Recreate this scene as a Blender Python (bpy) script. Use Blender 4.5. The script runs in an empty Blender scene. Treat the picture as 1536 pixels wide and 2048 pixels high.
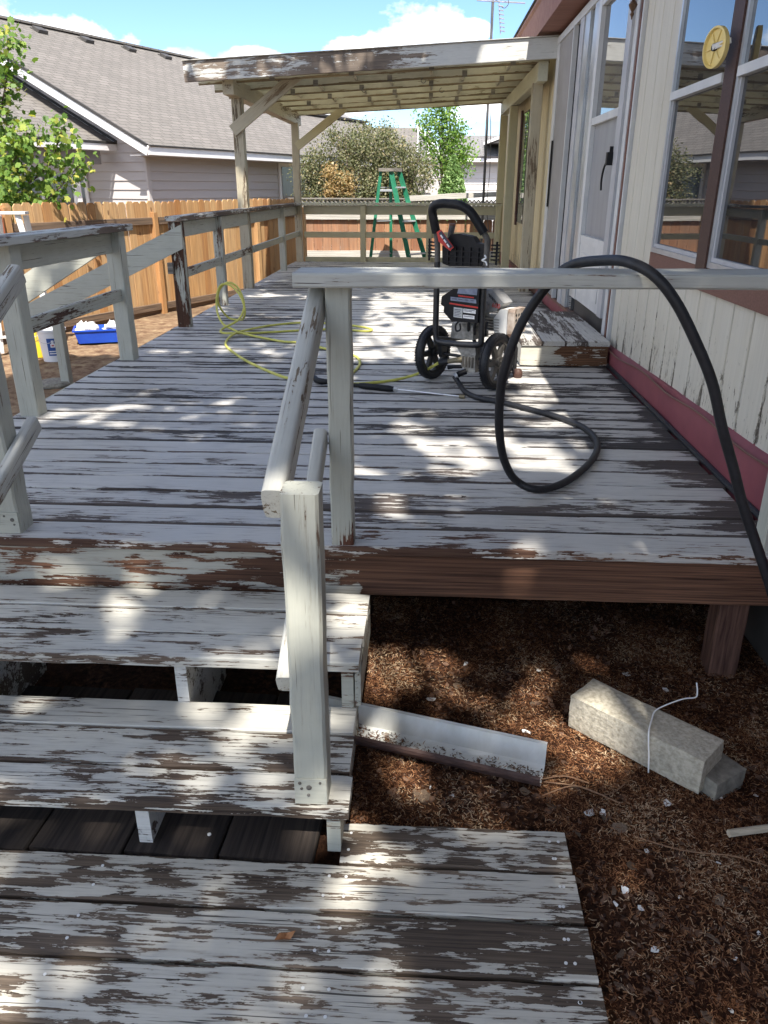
import bpy, math, random
import numpy as np
from mathutils import Vector, Matrix

rnd = random.Random(7)
nr = np.random.default_rng(11)
S = bpy.context.scene
COL = S.collection

# ------------------------------------------------------------------ camera
CAM_H = 1.25
pit, yaw, rol = math.radians(22.83), math.radians(3.03), math.radians(.12)
fw = Vector((-math.sin(yaw)*math.cos(pit), math.cos(yaw)*math.cos(pit), -math.sin(pit)))
rt = Vector((math.cos(yaw), math.sin(yaw), 0)); up = rt.cross(fw)
rt2 = rt*math.cos(rol) + up*math.sin(rol); up2 = up*math.cos(rol) - rt*math.sin(rol)
cam = bpy.data.cameras.new('camera'); cam_o = bpy.data.objects.new('camera', cam); COL.objects.link(cam_o)
cam.sensor_fit = 'VERTICAL'; cam.sensor_height = 24; cam.lens = 24*1540/2048
cam.clip_start = .05; cam.clip_end = 2000
mw = Matrix((rt2, up2, -fw)).transposed().to_4x4(); mw.translation = (0, 0, CAM_H)
cam_o.matrix_world = mw
S.camera = cam_o

# ------------------------------------------------------------------ light
SUN = Vector((.067, -.541, .84)).normalized()
sun = bpy.data.lights.new('sun', 'SUN'); sun.energy = 4.2; sun.angle = math.radians(.53); sun.color = (1, .95, .87)
sun_o = bpy.data.objects.new('sun', sun); COL.objects.link(sun_o)
sun_o.rotation_euler = SUN.to_track_quat('Z', 'Y').to_euler(); sun_o.location = (3, -8, 12)
S.view_settings.view_transform = 'Standard'; S.view_settings.look = 'None'
S.view_settings.exposure = 1.32; S.view_settings.gamma = 1; S.view_settings.use_curve_mapping = False
S.cycles.max_bounces = 6; S.cycles.diffuse_bounces = 3; S.cycles.glossy_bounces = 3; S.cycles.transmission_bounces = 3
S.cycles.use_adaptive_sampling = True; S.cycles.adaptive_threshold = .02
S.cycles.use_denoising = True

def mk(nt, t, ins=None, **at):
    n = nt.nodes.new(t)
    for k, v in at.items(): setattr(n, k, v)
    for k, v in (ins or {}).items():
        s = n.inputs[k]
        if isinstance(v, bpy.types.NodeSocket): nt.links.new(v, s)
        else: s.default_value = v
    return n
def mt(nt, op, a, b=None, c=None, clamp=False):
    n = nt.nodes.new('ShaderNodeMath'); n.operation = op; n.use_clamp = clamp
    for i, v in enumerate((a, b, c)):
        if v is None: continue
        if isinstance(v, bpy.types.NodeSocket): nt.links.new(v, n.inputs[i])
        else: n.inputs[i].default_value = v
    return n.outputs[0]
def vm(nt, op, a, b=None):
    n = nt.nodes.new('ShaderNodeVectorMath'); n.operation = op
    for i, v in enumerate((a, b)):
        if v is None: continue
        if isinstance(v, bpy.types.NodeSocket): nt.links.new(v, n.inputs[i])
        else: n.inputs[i].default_value = v
    return n.outputs['Value'] if op in ('LENGTH', 'DOT_PRODUCT') else n.outputs[0]
def c4(c): return (c[0], c[1], c[2], 1) if len(c) == 3 else c
def mix(nt, f, a, b, blend='MIX'):
    n = nt.nodes.new('ShaderNodeMix'); n.data_type = 'RGBA'; n.blend_type = blend
    for i, v in ((0, f), (6, a), (7, b)):
        if isinstance(v, bpy.types.NodeSocket): nt.links.new(v, n.inputs[i])
        else: n.inputs[i].default_value = v if i == 0 else c4(v)
    return n.outputs[2]
def ramp(nt, f, stops, interp='LINEAR'):
    n = nt.nodes.new('ShaderNodeValToRGB'); cr = n.color_ramp; cr.interpolation = interp
    while len(cr.elements) < len(stops): cr.elements.new(.5)
    for e, (p, c) in zip(cr.elements, stops):
        e.position = p; e.color = c4(c) if isinstance(c, tuple) else (c, c, c, 1)
    nt.links.new(f, n.inputs[0]); return n.outputs[0]
def noise(nt, vec, scale, detail=4, rough=.55, dist=0):
    return mk(nt, 'ShaderNodeTexNoise', {'Vector': vec, 'Scale': scale, 'Detail': detail, 'Roughness': rough, 'Distortion': dist}).outputs[0]
def mapr(nt, v, a, b, c=0., d=1.):
    return mk(nt, 'ShaderNodeMapRange', {0: v, 1: a, 2: b, 3: c, 4: d}).outputs[0]

# sky: Nishita + cumulus clouds all round
W = bpy.data.worlds.new('World'); S.world = W; W.use_nodes = True
nt = W.node_tree; nt.nodes.clear()
sky = mk(nt, 'ShaderNodeTexSky', sky_type='NISHITA', sun_disc=False, sun_elevation=math.asin(SUN.z),
         sun_rotation=math.atan2(SUN.x, SUN.y), altitude=600, air_density=1.0, dust_density=.6, ozone_density=1.2)
dv = vm(nt, 'NORMALIZE', mk(nt, 'ShaderNodeTexCoord').outputs['Generated'])
clouds = [(-.055, .120, .085, .038), (-.145, .090, .075, .018), (-.01, .135, .06, .04), (.07, .105, .075, .03), (.045, .16, .02, .012),
          (-.285, .125, .038, .016), (-.45, .150, .085, .030), (-.345, .100, .028, .014), (-.205, .135, .034, .014),
          (.04, .012, .10, .038), (-.07, .020, .08, .022), (.28, .10, .09, .03)]
nz = noise(nt, vm(nt, 'MULTIPLY', dv, (1, 1, 1.5)), 13, 5, .58)
nzl = noise(nt, vm(nt, 'MULTIPLY', dv, (1, 1, 1.8)), 5, 2, .5)
dist = None
for cx, cz, rx, rz in clouds:
    c = Vector((cx, 1, cz)).normalized()
    q = vm(nt, 'MULTIPLY', vm(nt, 'SUBTRACT', dv, tuple(c)), (1/rx, .8/rx, 1/rz))
    l = mt(nt, 'SUBTRACT', 1, vm(nt, 'LENGTH', q))
    dist = l if dist is None else mt(nt, 'MAXIMUM', dist, l)
local = mt(nt, 'ADD', mt(nt, 'MULTIPLY', dist, .7), mt(nt, 'MULTIPLY', mt(nt, 'SUBTRACT', nz, .5), 1.7))
sepd = mk(nt, 'ShaderNodeSeparateXYZ', {0: dv})
# other cumulus, everywhere else in the sky, spread and brightened to fill the shade
away = mapr(nt, vm(nt, 'LENGTH', vm(nt, 'SUBTRACT', dv, (-.05, .995, .1))), .5, .75)
glob = mt(nt, 'ADD', mt(nt, 'MULTIPLY', mt(nt, 'SUBTRACT', nzl, .515), 7), mt(nt, 'MULTIPLY', mt(nt, 'SUBTRACT', nz, .5), 2.2))
glob = mt(nt, 'SUBTRACT', glob, mt(nt, 'MULTIPLY', mt(nt, 'SUBTRACT', 1, away), 6))
cl = mapr(nt, mt(nt, 'MAXIMUM', local, glob), -.06, .26)
cl = mt(nt, 'MULTIPLY', cl, mapr(nt, sepd.outputs[2], -.02, .03))
shade = mapr(nt, noise(nt, vm(nt, 'ADD', dv, (0, 0, .03)), 9, 3, .5), .35, .65)
ccol = mix(nt, shade, (4.2, 4.4, 4.8), (9.5, 9.4, 9.2))
skc = mix(nt, 1, sky.outputs[0], (.50, .60, .75), 'MULTIPLY')
wcol = mix(nt, mt(nt, 'MULTIPLY', cl, .93), skc, ccol)
bg = mk(nt, 'ShaderNodeBackground', {'Color': wcol, 'Strength': .14})
nt.links.new(bg.outputs[0], mk(nt, 'ShaderNodeOutputWorld').inputs[0])
W.cycles.sampling_method = 'MANUAL'; W.cycles.sample_map_resolution = 256

# ------------------------------------------------------------------ materials
MATS = {}
def newmat(name):
    m = bpy.data.materials.new(name); m.use_nodes = True; m.node_tree.nodes.clear(); MATS[name] = m; return m, m.node_tree
def finish(nt, color, rough=.6, normal=None, metallic=0, spec=.4, extra=None):
    ins = {'Base Color': color if isinstance(color, bpy.types.NodeSocket) else c4(color), 'Roughness': rough, 'Metallic': metallic, 'Specular IOR Level': spec}
    if normal is not None: ins['Normal'] = normal
    if extra: ins.update(extra)
    b = mk(nt, 'ShaderNodeBsdfPrincipled', ins)
    nt.links.new(b.outputs[0], mk(nt, 'ShaderNodeOutputMaterial').inputs[0]); return b
def coords(nt, rand=True):
    tc = mk(nt, 'ShaderNodeTexCoord').outputs['Object']
    r = mk(nt, 'ShaderNodeObjectInfo').outputs['Random']
    if rand:
        off = mk(nt, 'ShaderNodeCombineXYZ', {0: mt(nt, 'MULTIPLY', r, 37.), 1: mt(nt, 'MULTIPLY', r, 11.3), 2: mt(nt, 'MULTIPLY', r, 5.7)}).outputs[0]
        tc = vm(nt, 'ADD', tc, off)
    return tc, r
def bump(nt, h, strength=.5, dist=.003):
    return mk(nt, 'ShaderNodeBump', {'Height': h, 'Strength': strength, 'Distance': dist}).outputs[0]

def paint(name, col, wood_a, wood_b, th, var=.06, sx=1.7, sy=11, grad=None, crack=.66, dirt=.25, rough=.5, edge=None, k=.14, grad2=None, big=.22):
    """old paint flaking off grained wood; local X runs along the grain"""
    m, nt = newmat(name); v, r = coords(nt)
    raw = mk(nt, 'ShaderNodeSeparateXYZ', {0: mk(nt, 'ShaderNodeTexCoord').outputs['Object']})
    n1 = noise(nt, vm(nt, 'MULTIPLY', v, (sx, sy, sy)), 1.6, 7, .68, .25)
    n2 = noise(nt, vm(nt, 'MULTIPLY', v, (9, 90, 90)), 1, 4, .6)
    lo = noise(nt, vm(nt, 'MULTIPLY', v, (.8, 2.2, 2.2)), 1.1, 2, .5)
    g = noise(nt, vm(nt, 'MULTIPLY', v, (1.6, 130, 130)), 1, 4, .65, .35)
    val = mt(nt, 'ADD', mt(nt, 'ADD', mt(nt, 'MULTIPLY', n1, .80-big), mt(nt, 'MULTIPLY', n2, .20)), mt(nt, 'MULTIPLY', lo, big))
    val = mt(nt, 'ADD', val, mt(nt, 'MULTIPLY', mt(nt, 'SUBTRACT', r, .5), var))
    val = mt(nt, 'ADD', val, mt(nt, 'MULTIPLY', mt(nt, 'SUBTRACT', g, .5), k))
    for gr in (grad, grad2):
        if gr:
            ax, a, b, d = gr
            val = mt(nt, 'ADD', val, mapr(nt, raw.outputs[ax], a, b, 0, d))
    if edge:
        a, b, d = edge
        val = mt(nt, 'ADD', val, mapr(nt, mt(nt, 'ABSOLUTE', raw.outputs[1]), a, b, 0, d))
    bare = mapr(nt, val, th-.0015, th+.0025)
    ck = mapr(nt, noise(nt, vm(nt, 'MULTIPLY', v, (2.2, 150, 150)), 1, 2, .55, .3), crack, crack+.03)
    wood = ramp(nt, g, [(.3, wood_a), (.66, wood_b)])
    wood = mix(nt, mapr(nt, lo, .4, .65, 0, .55), wood, tuple(x*.55 for x in wood_a))
    pn = noise(nt, v, 6, 3, .6)
    pc = mix(nt, mapr(nt, pn, .35, .7, 0, dirt), col, tuple(x*.72 for x in col))
    pc = mix(nt, mapr(nt, n2, .5, .75, 0, .35), pc, tuple(x*.66 for x in col))
    pc = mix(nt, mapr(nt, g, .3, .7, 0, .16), pc, tuple(x*.5 for x in col))
    near = mapr(nt, val, th-.07, th, 0, .55)
    pc = mix(nt, mt(nt, 'MULTIPLY', near, mapr(nt, g, .42, .62)), pc, tuple((x+y)*.35 for x, y in zip(col, wood_b)))
    ckc = mix(nt, mt(nt, 'MULTIPLY', ck, .85), pc, tuple(x*.4 for x in wood_a))
    colr = mix(nt, bare, ckc, wood)
    h = mt(nt, 'SUBTRACT', mt(nt, 'SUBTRACT', 1, bare), mt(nt, 'MULTIPLY', ck, .8))
    h = mt(nt, 'ADD', h, mt(nt, 'MULTIPLY', g, .5))
    finish(nt, colr, mt(nt, 'ADD', rough, mt(nt, 'MULTIPLY', bare, .3)), bump(nt, h, .55, .0022), spec=.3)
    return m
PC = (.56, .56, .55)            # floor paint
PT = (.43, .43, .365)           # post and trim paint
paint('floor_paint', (.53, .51, .475), (.030, .026, .025), (.125, .112, .104), .553, .06, 1.7, 9, crack=.63, dirt=.45, big=.34, edge=(.064, .086, .13), grad=(0, 3.68, 3.80, .14), k=.16)
paint('floor_paint_near', (.54, .52, .48), (.055, .044, .038), (.17, .137, .118), .547, .08, 1.7, 7.5, crack=.65, dirt=.4, big=.33, edge=(.068, .086, .10), grad=(0, 3.5, 3.80, .09), k=.16)
paint('step_paint', (.56, .54, .475), (.040, .027, .019), (.19, .140, .104), .560, .07, 3.0, 14, crack=.65, k=.16, big=.30, dirt=.4, edge=(.063, .080, .06))
paint('landing_paint', (.54, .515, .445), (.036, .026, .019), (.20, .152, .112), .536, .10, 3.2, 13, crack=.64, k=.20, big=.30, dirt=.4, edge=(.068, .080, .06))
paint('post_paint', PT, (.05, .03, .02), (.17, .11, .08), .64, .04, 1.4, 12, crack=.675, dirt=.35, k=.2)
paint('post_near', PT, (.06, .035, .025), (.19, .13, .09), .635, .02, 2.2, 13, crack=.685, dirt=.4, k=.2, edge=(.038, .047, .05))
paint('post_worn', PT, (.05, .024, .015), (.19, .11, .075), .530, .06, 1.6, 11, crack=.64)
paint('post_bare', PT, (.04, .018, .010), (.11, .05, .028), .475, .02, 1.6, 9, crack=.64)
paint('post_base_worn', PT, (.06, .022, .013), (.14, .06, .035), .64, .01, 1.4, 12, grad=(0, .22, .0, .14), crack=.68, dirt=.35, k=.2)
paint('cap_worn', (.5, .5, .46), (.09, .065, .05), (.2, .15, .115), .49, .05, 1.3, 9)
paint('handrail_paint', (.46, .455, .41), (.11, .08, .055), (.27, .21, .15), .575, .03, 3., 12, crack=.68)
paint('rail_paint', (.46, .46, .415), (.07, .03, .02), (.2, .1, .06), .625, .02, 1.6, 12, crack=.68, dirt=.4, k=.2, edge=(.092, .102, .035))
paint('rim_paint', (.47, .45, .38), (.03, .013, .008), (.24, .12, .07), .508, 0, 2.6, 13, grad=(0, 2.18, 2.24, .35), crack=.64, k=.15)
paint('nose_paint', (.54, .52, .48), (.06, .025, .015), (.2, .12, .08), .570, 0, 2.3, 11, grad=(1, -.076, -.082, .05), grad2=(0, 2.1, 2.4, .025), crack=.66)
paint('fascia_worn_shaded', (.56, .56, .53), (.11, .085, .07), (.29, .235, .185), .470, 0, 1.8, 9, grad=(0, 2.2, 3.4, -.16), crack=.68)  # weathered paint; the extra bare grey at the left paints in its shade
paint('pergola_paint', (.52, .50, .38), (.2, .15, .09), (.36, .29, .18), .60, .05, 1., 9, crack=.72)
paint('rafter_paint', (.55, .53, .42), (.13, .10, .06), (.36, .28, .17), .60, .06, .8, 7, crack=.70, dirt=.5, edge=(.046, .066, .16))  # edge darkening paints in the shadow lines between rafters
paint('pergola_post', (.42, .37, .27), (.09, .065, .045), (.3, .23, .15), .55, .05, .8, 8, crack=.7)
paint('tan_paint', (.50, .45, .30), (.2, .15, .09), (.36, .29, .18), .67, .02, 1., 9, crack=.74)
paint('box_front', (.56, .53, .45), (.06, .025, .012), (.2, .1, .05), .555, 0, 2.2, 9, grad=(0, .2, .34, .1))
paint('stringer_paint', (.6, .59, .55), (.1, .075, .06), (.2, .16, .13), .535, .05, 5, 8)

def simple(name, a, b, scale=4, stretch=(1, 1, 1), rough=.6, bmp=0, bd=.003, rvar=0, metallic=0, spec=.35, detail=5, lo=.35, hi=.68, rand=True, extra=None):
    m, nt = newmat(name); v, r = coords(nt, rand)
    n = noise(nt, vm(nt, 'MULTIPLY', v, stretch), scale, detail, .6)
    c = ramp(nt, n, [(lo, a), (hi, b)])
    if rvar:
        c = mix(nt, 1, c, ramp(nt, r, [(0, 1-rvar), (1, 1.)]), 'MULTIPLY')
    finish(nt, c, rough, bump(nt, n, bmp, bd) if bmp else None, metallic, spec, extra)
    return m
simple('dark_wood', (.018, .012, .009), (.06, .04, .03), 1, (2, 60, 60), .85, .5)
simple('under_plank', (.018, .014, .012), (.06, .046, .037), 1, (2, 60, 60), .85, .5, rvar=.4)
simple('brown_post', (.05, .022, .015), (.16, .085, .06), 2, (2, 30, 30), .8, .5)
simple('black_rubber', (.012, .012, .014), (.022, .022, .025), 30, rough=.5, bmp=.2, bd=.0006)
simple('black_plastic', (.006, .006, .007), (.012, .012, .014), 20, rough=.5, spec=.25)
simple('black_metal', (.012, .012, .013), (.026, .026, .028), 30, rough=.38, spec=.5)
simple('grey_foam', (.035, .035, .037), (.06, .06, .06), 40, rough=.75)
simple('rim_grey', (.075, .068, .06), (.14, .13, .115), 14, rough=.55)
simple('rim_black', (.012, .012, .012), (.024, .024, .024), 14, rough=.5)
simple('cast_metal', (.20, .19, .175), (.46, .44, .40), 18, rough=.5, bmp=.3, metallic=.5)
simple('silver', (.42, .42, .42), (.6, .6, .6), 10, rough=.35, metallic=.8)
simple('shroud_grey', (.20, .20, .20), (.28, .28, .28), 10, rough=.5)
simple('white_enamel', (.6, .59, .56), (.74, .73, .70), 8, rough=.45)
simple('rusty_tin', (.22, .16, .12), (.5, .44, .38), 12, rough=.55)
simple('label_blue_grey', (.16, .18, .24), (.26, .29, .36), 25, rough=.4)
simple('label_grey', (.4, .41, .4), (.56, .57, .56), 30, rough=.4)
simple('label_white', (.62, .62, .62), (.75, .75, .75), 30, rough=.4)
simple('label_red', (.42, .03, .025), (.5, .045, .035), 10, rough=.4)
simple('label_dark', (.03, .03, .05), (.05, .05, .08), 10, rough=.4)
simple('decal_yellow', (.7, .62, .05), (.75, .66, .06), 10, rough=.4)
simple('brass', (.20, .165, .10), (.30, .25, .16), 20, rough=.5, metallic=.5)
simple('hose_yellow', (.50, .47, .09), (.60, .57, .14), 12, rough=.45)
simple('maroon', (.17, .042, .052), (.23, .062, .072), 3, (1, 1, 1), .6, .1, rand=False)
simple('brown_trim', (.13, .062, .045), (.20, .10, .075), 3, (3, 40, 40), .65, .1, rand=False)
simple('dark_brown', (.045, .022, .016), (.085, .042, .03), 3, (3, 40, 40), .6, .1, rand=False)
simple('eave_brown', (.22, .10, .075), (.3, .15, .115), 2, (1, 8, 8), .7, rand=False)
simple('aluminium', (.42, .43, .44), (.56, .57, .58), 4, (1, 1, 1), .38, metallic=.55)
simple('white_frame', (.50, .50, .495), (.60, .595, .58), 5, rough=.5)
simple('grey_frame', (.36, .36, .37), (.44, .44, .45), 5, rough=.5)
simple('screen_cloth', (.25, .235, .22), (.30, .285, .27), 3, rough=.8)
simple('screen_grey', (.24, .24, .25), (.29, .29, .30), 2, (1, 4, 1), rough=.45)
simple('black_gap', (.008, .008, .01), (.014, .014, .018), 3, rough=.7)
simple('plastic_yellow', (.70, .53, .17), (.78, .62, .26), 6, rough=.4)
simple('concrete', (.29, .262, .20), (.51, .465, .37), 60, rough=.95, bmp=1, bd=.005, detail=9, rand=False, lo=.3, hi=.62)
simple('grey_block', (.15, .14, .115), (.28, .26, .215), 30, rough=.95, bmp=.9, bd=.004)
simple('gutter_white', (.62, .62, .57), (.76, .77, .74), 5, (1, 8, 1), .4)
simple('gutter_brown', (.055, .032, .028), (.11, .07, .06), 6, (2, 9, 9), .45)
simple('white_wire', (.8, .8, .78), (.85, .85, .83), 5, rough=.4)
simple('paint_flake', (.62, .62, .6), (.78, .78, .76), 40, rough=.6)
simple('bark_chip', (.09, .055, .035), (.26, .19, .13), 14, (1, 6, 6), .9, .6, rvar=.5)
simple('stick', (.4, .34, .25), (.55, .49, .38), 10, (1, 10, 10), .8)
simple('twig', (.16, .085, .05), (.3, .18, .10), 10, (1, 10, 10), .85)
simple('weathered', (.11, .10, .088), (.30, .275, .24), 1, (1.4, 50, 50), .9, .5, rvar=.3)
simple('bleached_wood', (.34, .32, .28), (.58, .55, .49), 1, (1.4, 50, 50), .9, .5, rvar=.2)
simple('green_fibre', (.016, .15, .08), (.03, .21, .12), 5, rough=.45)
simple('ladder_white', (.52, .51, .49), (.72, .71, .69), 7, rough=.55)
simple('bucket_white', (.70, .71, .72), (.78, .78, .78), 5, rough=.4)
simple('bucket_yellow', (.66, .47, .03), (.74, .56, .06), 5, rough=.4)
simple('logo_blue', (.02, .07, .25), (.03, .09, .3), 5, rough=.4)
simple('tray_blue', (.015, .06, .42), (.02, .09, .52), 4, rough=.35)
simple('red_stake', (.34, .10, .05), (.46, .16, .08), 4, (1, 20, 20), .7)
simple('n_trim', (.74, .73, .72), (.82, .81, .8), 3, rough=.5)
simple('n_dark', (.05, .045, .042), (.08, .075, .07), 3, rough=.6)
simple('n_grey', (.28, .275, .28), (.33, .32, .325), 3, rough=.6)
simple('bronze', (.09, .05, .03), (.17, .11, .07), 14, rough=.45, metallic=.5)
simple('bark', (.07, .05, .04), (.2, .155, .125), 6, (6, 6, 1), .9, .6)
simple('roof_edge', (.03, .03, .03), (.06, .055, .05), 3, rough=.8)
m, nt = newmat('fibreglass')
fc = ramp(nt, noise(nt, coords(nt)[0], 2, 4), [(.35, (.66, .64, .52)), (.68, (.78, .76, .66))])
nt.links.new(mk(nt, 'ShaderNodeMixShader', {0: .62, 1: mk(nt, 'ShaderNodeBsdfDiffuse', {0: fc}).outputs[0], 2: mk(nt, 'ShaderNodeBsdfTranslucent', {0: fc}).outputs[0]}).outputs[0], mk(nt, 'ShaderNodeOutputMaterial').inputs[0])
simple('antenna_metal', (.35, .36, .38), (.5, .5, .52), 5, rough=.4, metallic=.6)
simple('mast_dark', (.07, .07, .075), (.12, .12, .125), 5, rough=.5)

def siding_mat(name, a, dirt, zlo, half=.113):
    m, nt = newmat(name); v, r = coords(nt)
    o = mk(nt, 'ShaderNodeSeparateXYZ', {0: mk(nt, 'ShaderNodeTexCoord').outputs['Object']})
    st = noise(nt, vm(nt, 'MULTIPLY', v, (1.1, 30, 30)), 1.4, 6, .65)
    sp = noise(nt, vm(nt, 'MULTIPLY', v, (14, 60, 60)), 1, 5, .75)
    bl = noise(nt, vm(nt, 'MULTIPLY', v, (2.5, 6, 6)), 1, 3, .6)
    low = mapr(nt, o.outputs[0], zlo, 0.0)          # local X runs up the plank: rot and mildew climb from its foot
    eg = mapr(nt, mt(nt, 'ABSOLUTE', o.outputs[1]), half-.03, half)
    lowe = mt(nt, 'ADD', mt(nt, 'MULTIPLY', low, mt(nt, 'ADD', .06, mt(nt, 'MULTIPLY', eg, .12))), mt(nt, 'MULTIPLY', mt(nt, 'SUBTRACT', bl, .5), mt(nt, 'MULTIPLY', low, .5)))
    f = mapr(nt, mt(nt, 'ADD', mt(nt, 'MULTIPLY', sp, .7), lowe), .475, .50, 0, .9)
    c = mix(nt, mapr(nt, st, .4, .7, 0, .55), a, tuple(x*.8 for x in a))
    c = mix(nt, mapr(nt, bl, .45, .7, 0, .3), c, (a[0]*.82, a[1]*.78, a[2]*.7))
    c = mix(nt, f, c, dirt)
    finish(nt, c, .6, bump(nt, mt(nt, 'SUBTRACT', st, f), .3, .002), spec=.3); return m
siding_mat('siding_white', (.56, .525, .44), (.09, .075, .055), .55)
siding_mat('siding_cream', (.66, .56, .36), (.15, .12, .08), .45)
siding_mat('siding_pale', (.60, .585, .54), (.12, .10, .08), .3)

def n_siding(name, a):
    m, nt = newmat(name); v, r = coords(nt)
    n = noise(nt, vm(nt, 'MULTIPLY', v, (1, 6, 6)), 2, 4)
    c = mix(nt, mapr(nt, n, .35, .7, 0, .5), a, tuple(x*.9 for x in a))
    finish(nt, c, .65, None, spec=.25)
n_siding('n_siding', (.50, .468, .455))
n_siding('n_siding_white', (.66, .65, .63))

def shingles(name, a, b):
    m, nt = newmat(name); tc = mk(nt, 'ShaderNodeTexCoord').outputs['Object']
    wob = noise(nt, tc, 3, 3)
    v = vm(nt, 'ADD', tc, mk(nt, 'ShaderNodeCombineXYZ', {0: 0., 1: mt(nt, 'MULTIPLY', wob, .03)}).outputs[0])
    bt = mk(nt, 'ShaderNodeTexBrick', {'Vector': v, 'Color1': c4(a), 'Color2': c4(b), 'Mortar': c4(tuple(x*.3 for x in a)), 'Scale': 1., 'Mortar Size': .010,
                                       'Mortar Smooth': .2, 'Bias': 0., 'Brick Width': .30, 'Row Height': .145}, offset=.37)
    n = noise(nt, tc, 1.2, 5); n2 = noise(nt, tc, 40, 3)
    c = mix(nt, mapr(nt, n, .35, .65, 0, .4), bt.outputs[0], tuple(x*.75 for x in a))
    c = mix(nt, mapr(nt, n2, .35, .7, 0, .35), c, tuple(x*1.35 for x in b))
    h = mt(nt, 'SUBTRACT', 1, bt.outputs[1])
    finish(nt, c, .95, bump(nt, h, .5, .012), spec=.15)
shingles('shingles', (.145, .133, .120), (.19, .172, .155))
shingles('shingles_grey', (.17, .165, .165), (.22, .21, .205))

def fence_mat(name, stops, grey):
    m, nt = newmat(name); v, r = coords(nt)
    g = noise(nt, vm(nt, 'MULTIPLY', v, (1.2, 34, 34)), 1, 6, .62, .5)
    k = mk(nt, 'ShaderNodeTexVoronoi', {'Vector': vm(nt, 'MULTIPLY', v, (2.3, 5, 5)), 'Scale': 1.}).outputs[0]
    base = ramp(nt, r, stops)
    c = mix(nt, mapr(nt, g, .3, .7, 0, .7), base, mix(nt, 1, base, (.55, .42, .34), 'MULTIPLY'))
    c = mix(nt, mapr(nt, k, .06, .10, .75, 0), c, (.10, .035, .015))
    o = mk(nt, 'ShaderNodeSeparateXYZ', {0: mk(nt, 'ShaderNodeTexCoord').outputs['Object']})
    w = mt(nt, 'MULTIPLY', mapr(nt, noise(nt, vm(nt, 'MULTIPLY', v, (2, 10, 10)), 1, 4), .4, .65), grey)
    c = mix(nt, w, c, (.17, .13, .10))
    finish(nt, c, .75, bump(nt, g, .3, .003), spec=.2)
fence_mat('cedar', [(0, (.44, .22, .085)), (.35, (.56, .345, .16)), (.7, (.62, .41, .21)), (1, (.50, .27, .11))], .25)
fence_mat('cedar_old', [(0, (.30, .15, .085)), (.4, (.44, .25, .14)), (.7, (.36, .19, .11)), (1, (.27, .12, .065))], .4)
simple('fence_rail', (.085, .06, .045), (.22, .15, .10), 1, (1.4, 40, 40), .85, .4)

def glass_mat(name, base, ior, tint=(1, 1, 1), wav=.0):
    m, nt = newmat(name)
    tc = mk(nt, 'ShaderNodeTexCoord').outputs['Object']
    nrm = bump(nt, noise(nt, tc, 2.2, 1), .06, .05*wav) if wav else None
    c = mix(nt, mapr(nt, noise(nt, vm(nt, 'MULTIPLY', tc, (40, 40, 1.0)), 1, 3), .45, .7, 0, .5), base, tuple(x*2.2 for x in base))
    finish(nt, c, .015, nrm, spec=.5, extra={'IOR': ior, 'Specular Tint': c4(tint)})
glass_mat('window_glass', (.016, .017, .02), 2.5, (.95, .97, 1), .12)
glass_mat('door_glass', (.09, .09, .09), 2.4, (.95, .97, 1), .15)
glass_mat('n_glass', (.09, .105, .12), 1.6)

def leaf_mat(name, stops, trans=.35, rough=.5, patch=0):
    m, nt = newmat(name)
    r = mk(nt, 'ShaderNodeNewGeometry').outputs['Random Per Island']
    if patch:
        pos = mk(nt, 'ShaderNodeNewGeometry').outputs['Position']
        pn_ = mt(nt, 'ADD', mt(nt, 'MULTIPLY', noise(nt, pos, 3.2, 4, .65), .7), mt(nt, 'MULTIPLY', noise(nt, pos, 14, 3, .6), .3))
        r = mt(nt, 'ADD', r, mapr(nt, pn_, .36, .60, -patch*.75, patch*.55), clamp=True)
    c = ramp(nt, r, stops)
    if not trans:
        nt.links.new(mk(nt, 'ShaderNodeBsdfDiffuse', {0: c}).outputs[0], mk(nt, 'ShaderNodeOutputMaterial').inputs[0]); return
    d = mk(nt, 'ShaderNodeBsdfPrincipled', {'Base Color': c, 'Roughness': rough, 'Specular IOR Level': .3})
    t = mk(nt, 'ShaderNodeBsdfTranslucent', {'Color': mix(nt, 1, c, (1.5, 1.5, .8), 'MULTIPLY')})
    x = mk(nt, 'ShaderNodeMixShader', {0: trans, 1: d.outputs[0], 2: t.outputs[0]})
    nt.links.new(x.outputs[0], mk(nt, 'ShaderNodeOutputMaterial').inputs[0])
leaf_mat('maple_leaf', [(0, (.07, .14, .025)), (.45, (.13, .22, .04)), (.8, (.22, .31, .06)), (1, (.46, .43, .09))])
leaf_mat('bush_leaf', [(0, (.06, .072, .03)), (.4, (.13, .142, .065)), (.8, (.205, .20, .105)), (1, (.32, .26, .15))], .25)
leaf_mat('dead_leaf', [(0, (.24, .15, .06)), (.5, (.40, .28, .13)), (1, (.55, .43, .24))], .3)
leaf_mat('young_leaf', [(0, (.07, .15, .025)), (.5, (.13, .24, .04)), (1, (.24, .34, .07))], .35)
leaf_mat('conifer_leaf', [(0, (.09, .17, .05)), (.5, (.17, .28, .09)), (1, (.27, .38, .14))], .2)
leaf_mat('cedar_leaf', [(0, (.03, .06, .02)), (1, (.08, .12, .04))], 0)
leaf_mat('needle', [(0, (.03, .015, .010)), (.33, (.085, .036, .019)), (.6, (.19, .086, .043)), (.87, (.34, .18, .09)), (1, (.50, .37, .24))], .0, .8, .45)

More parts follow.
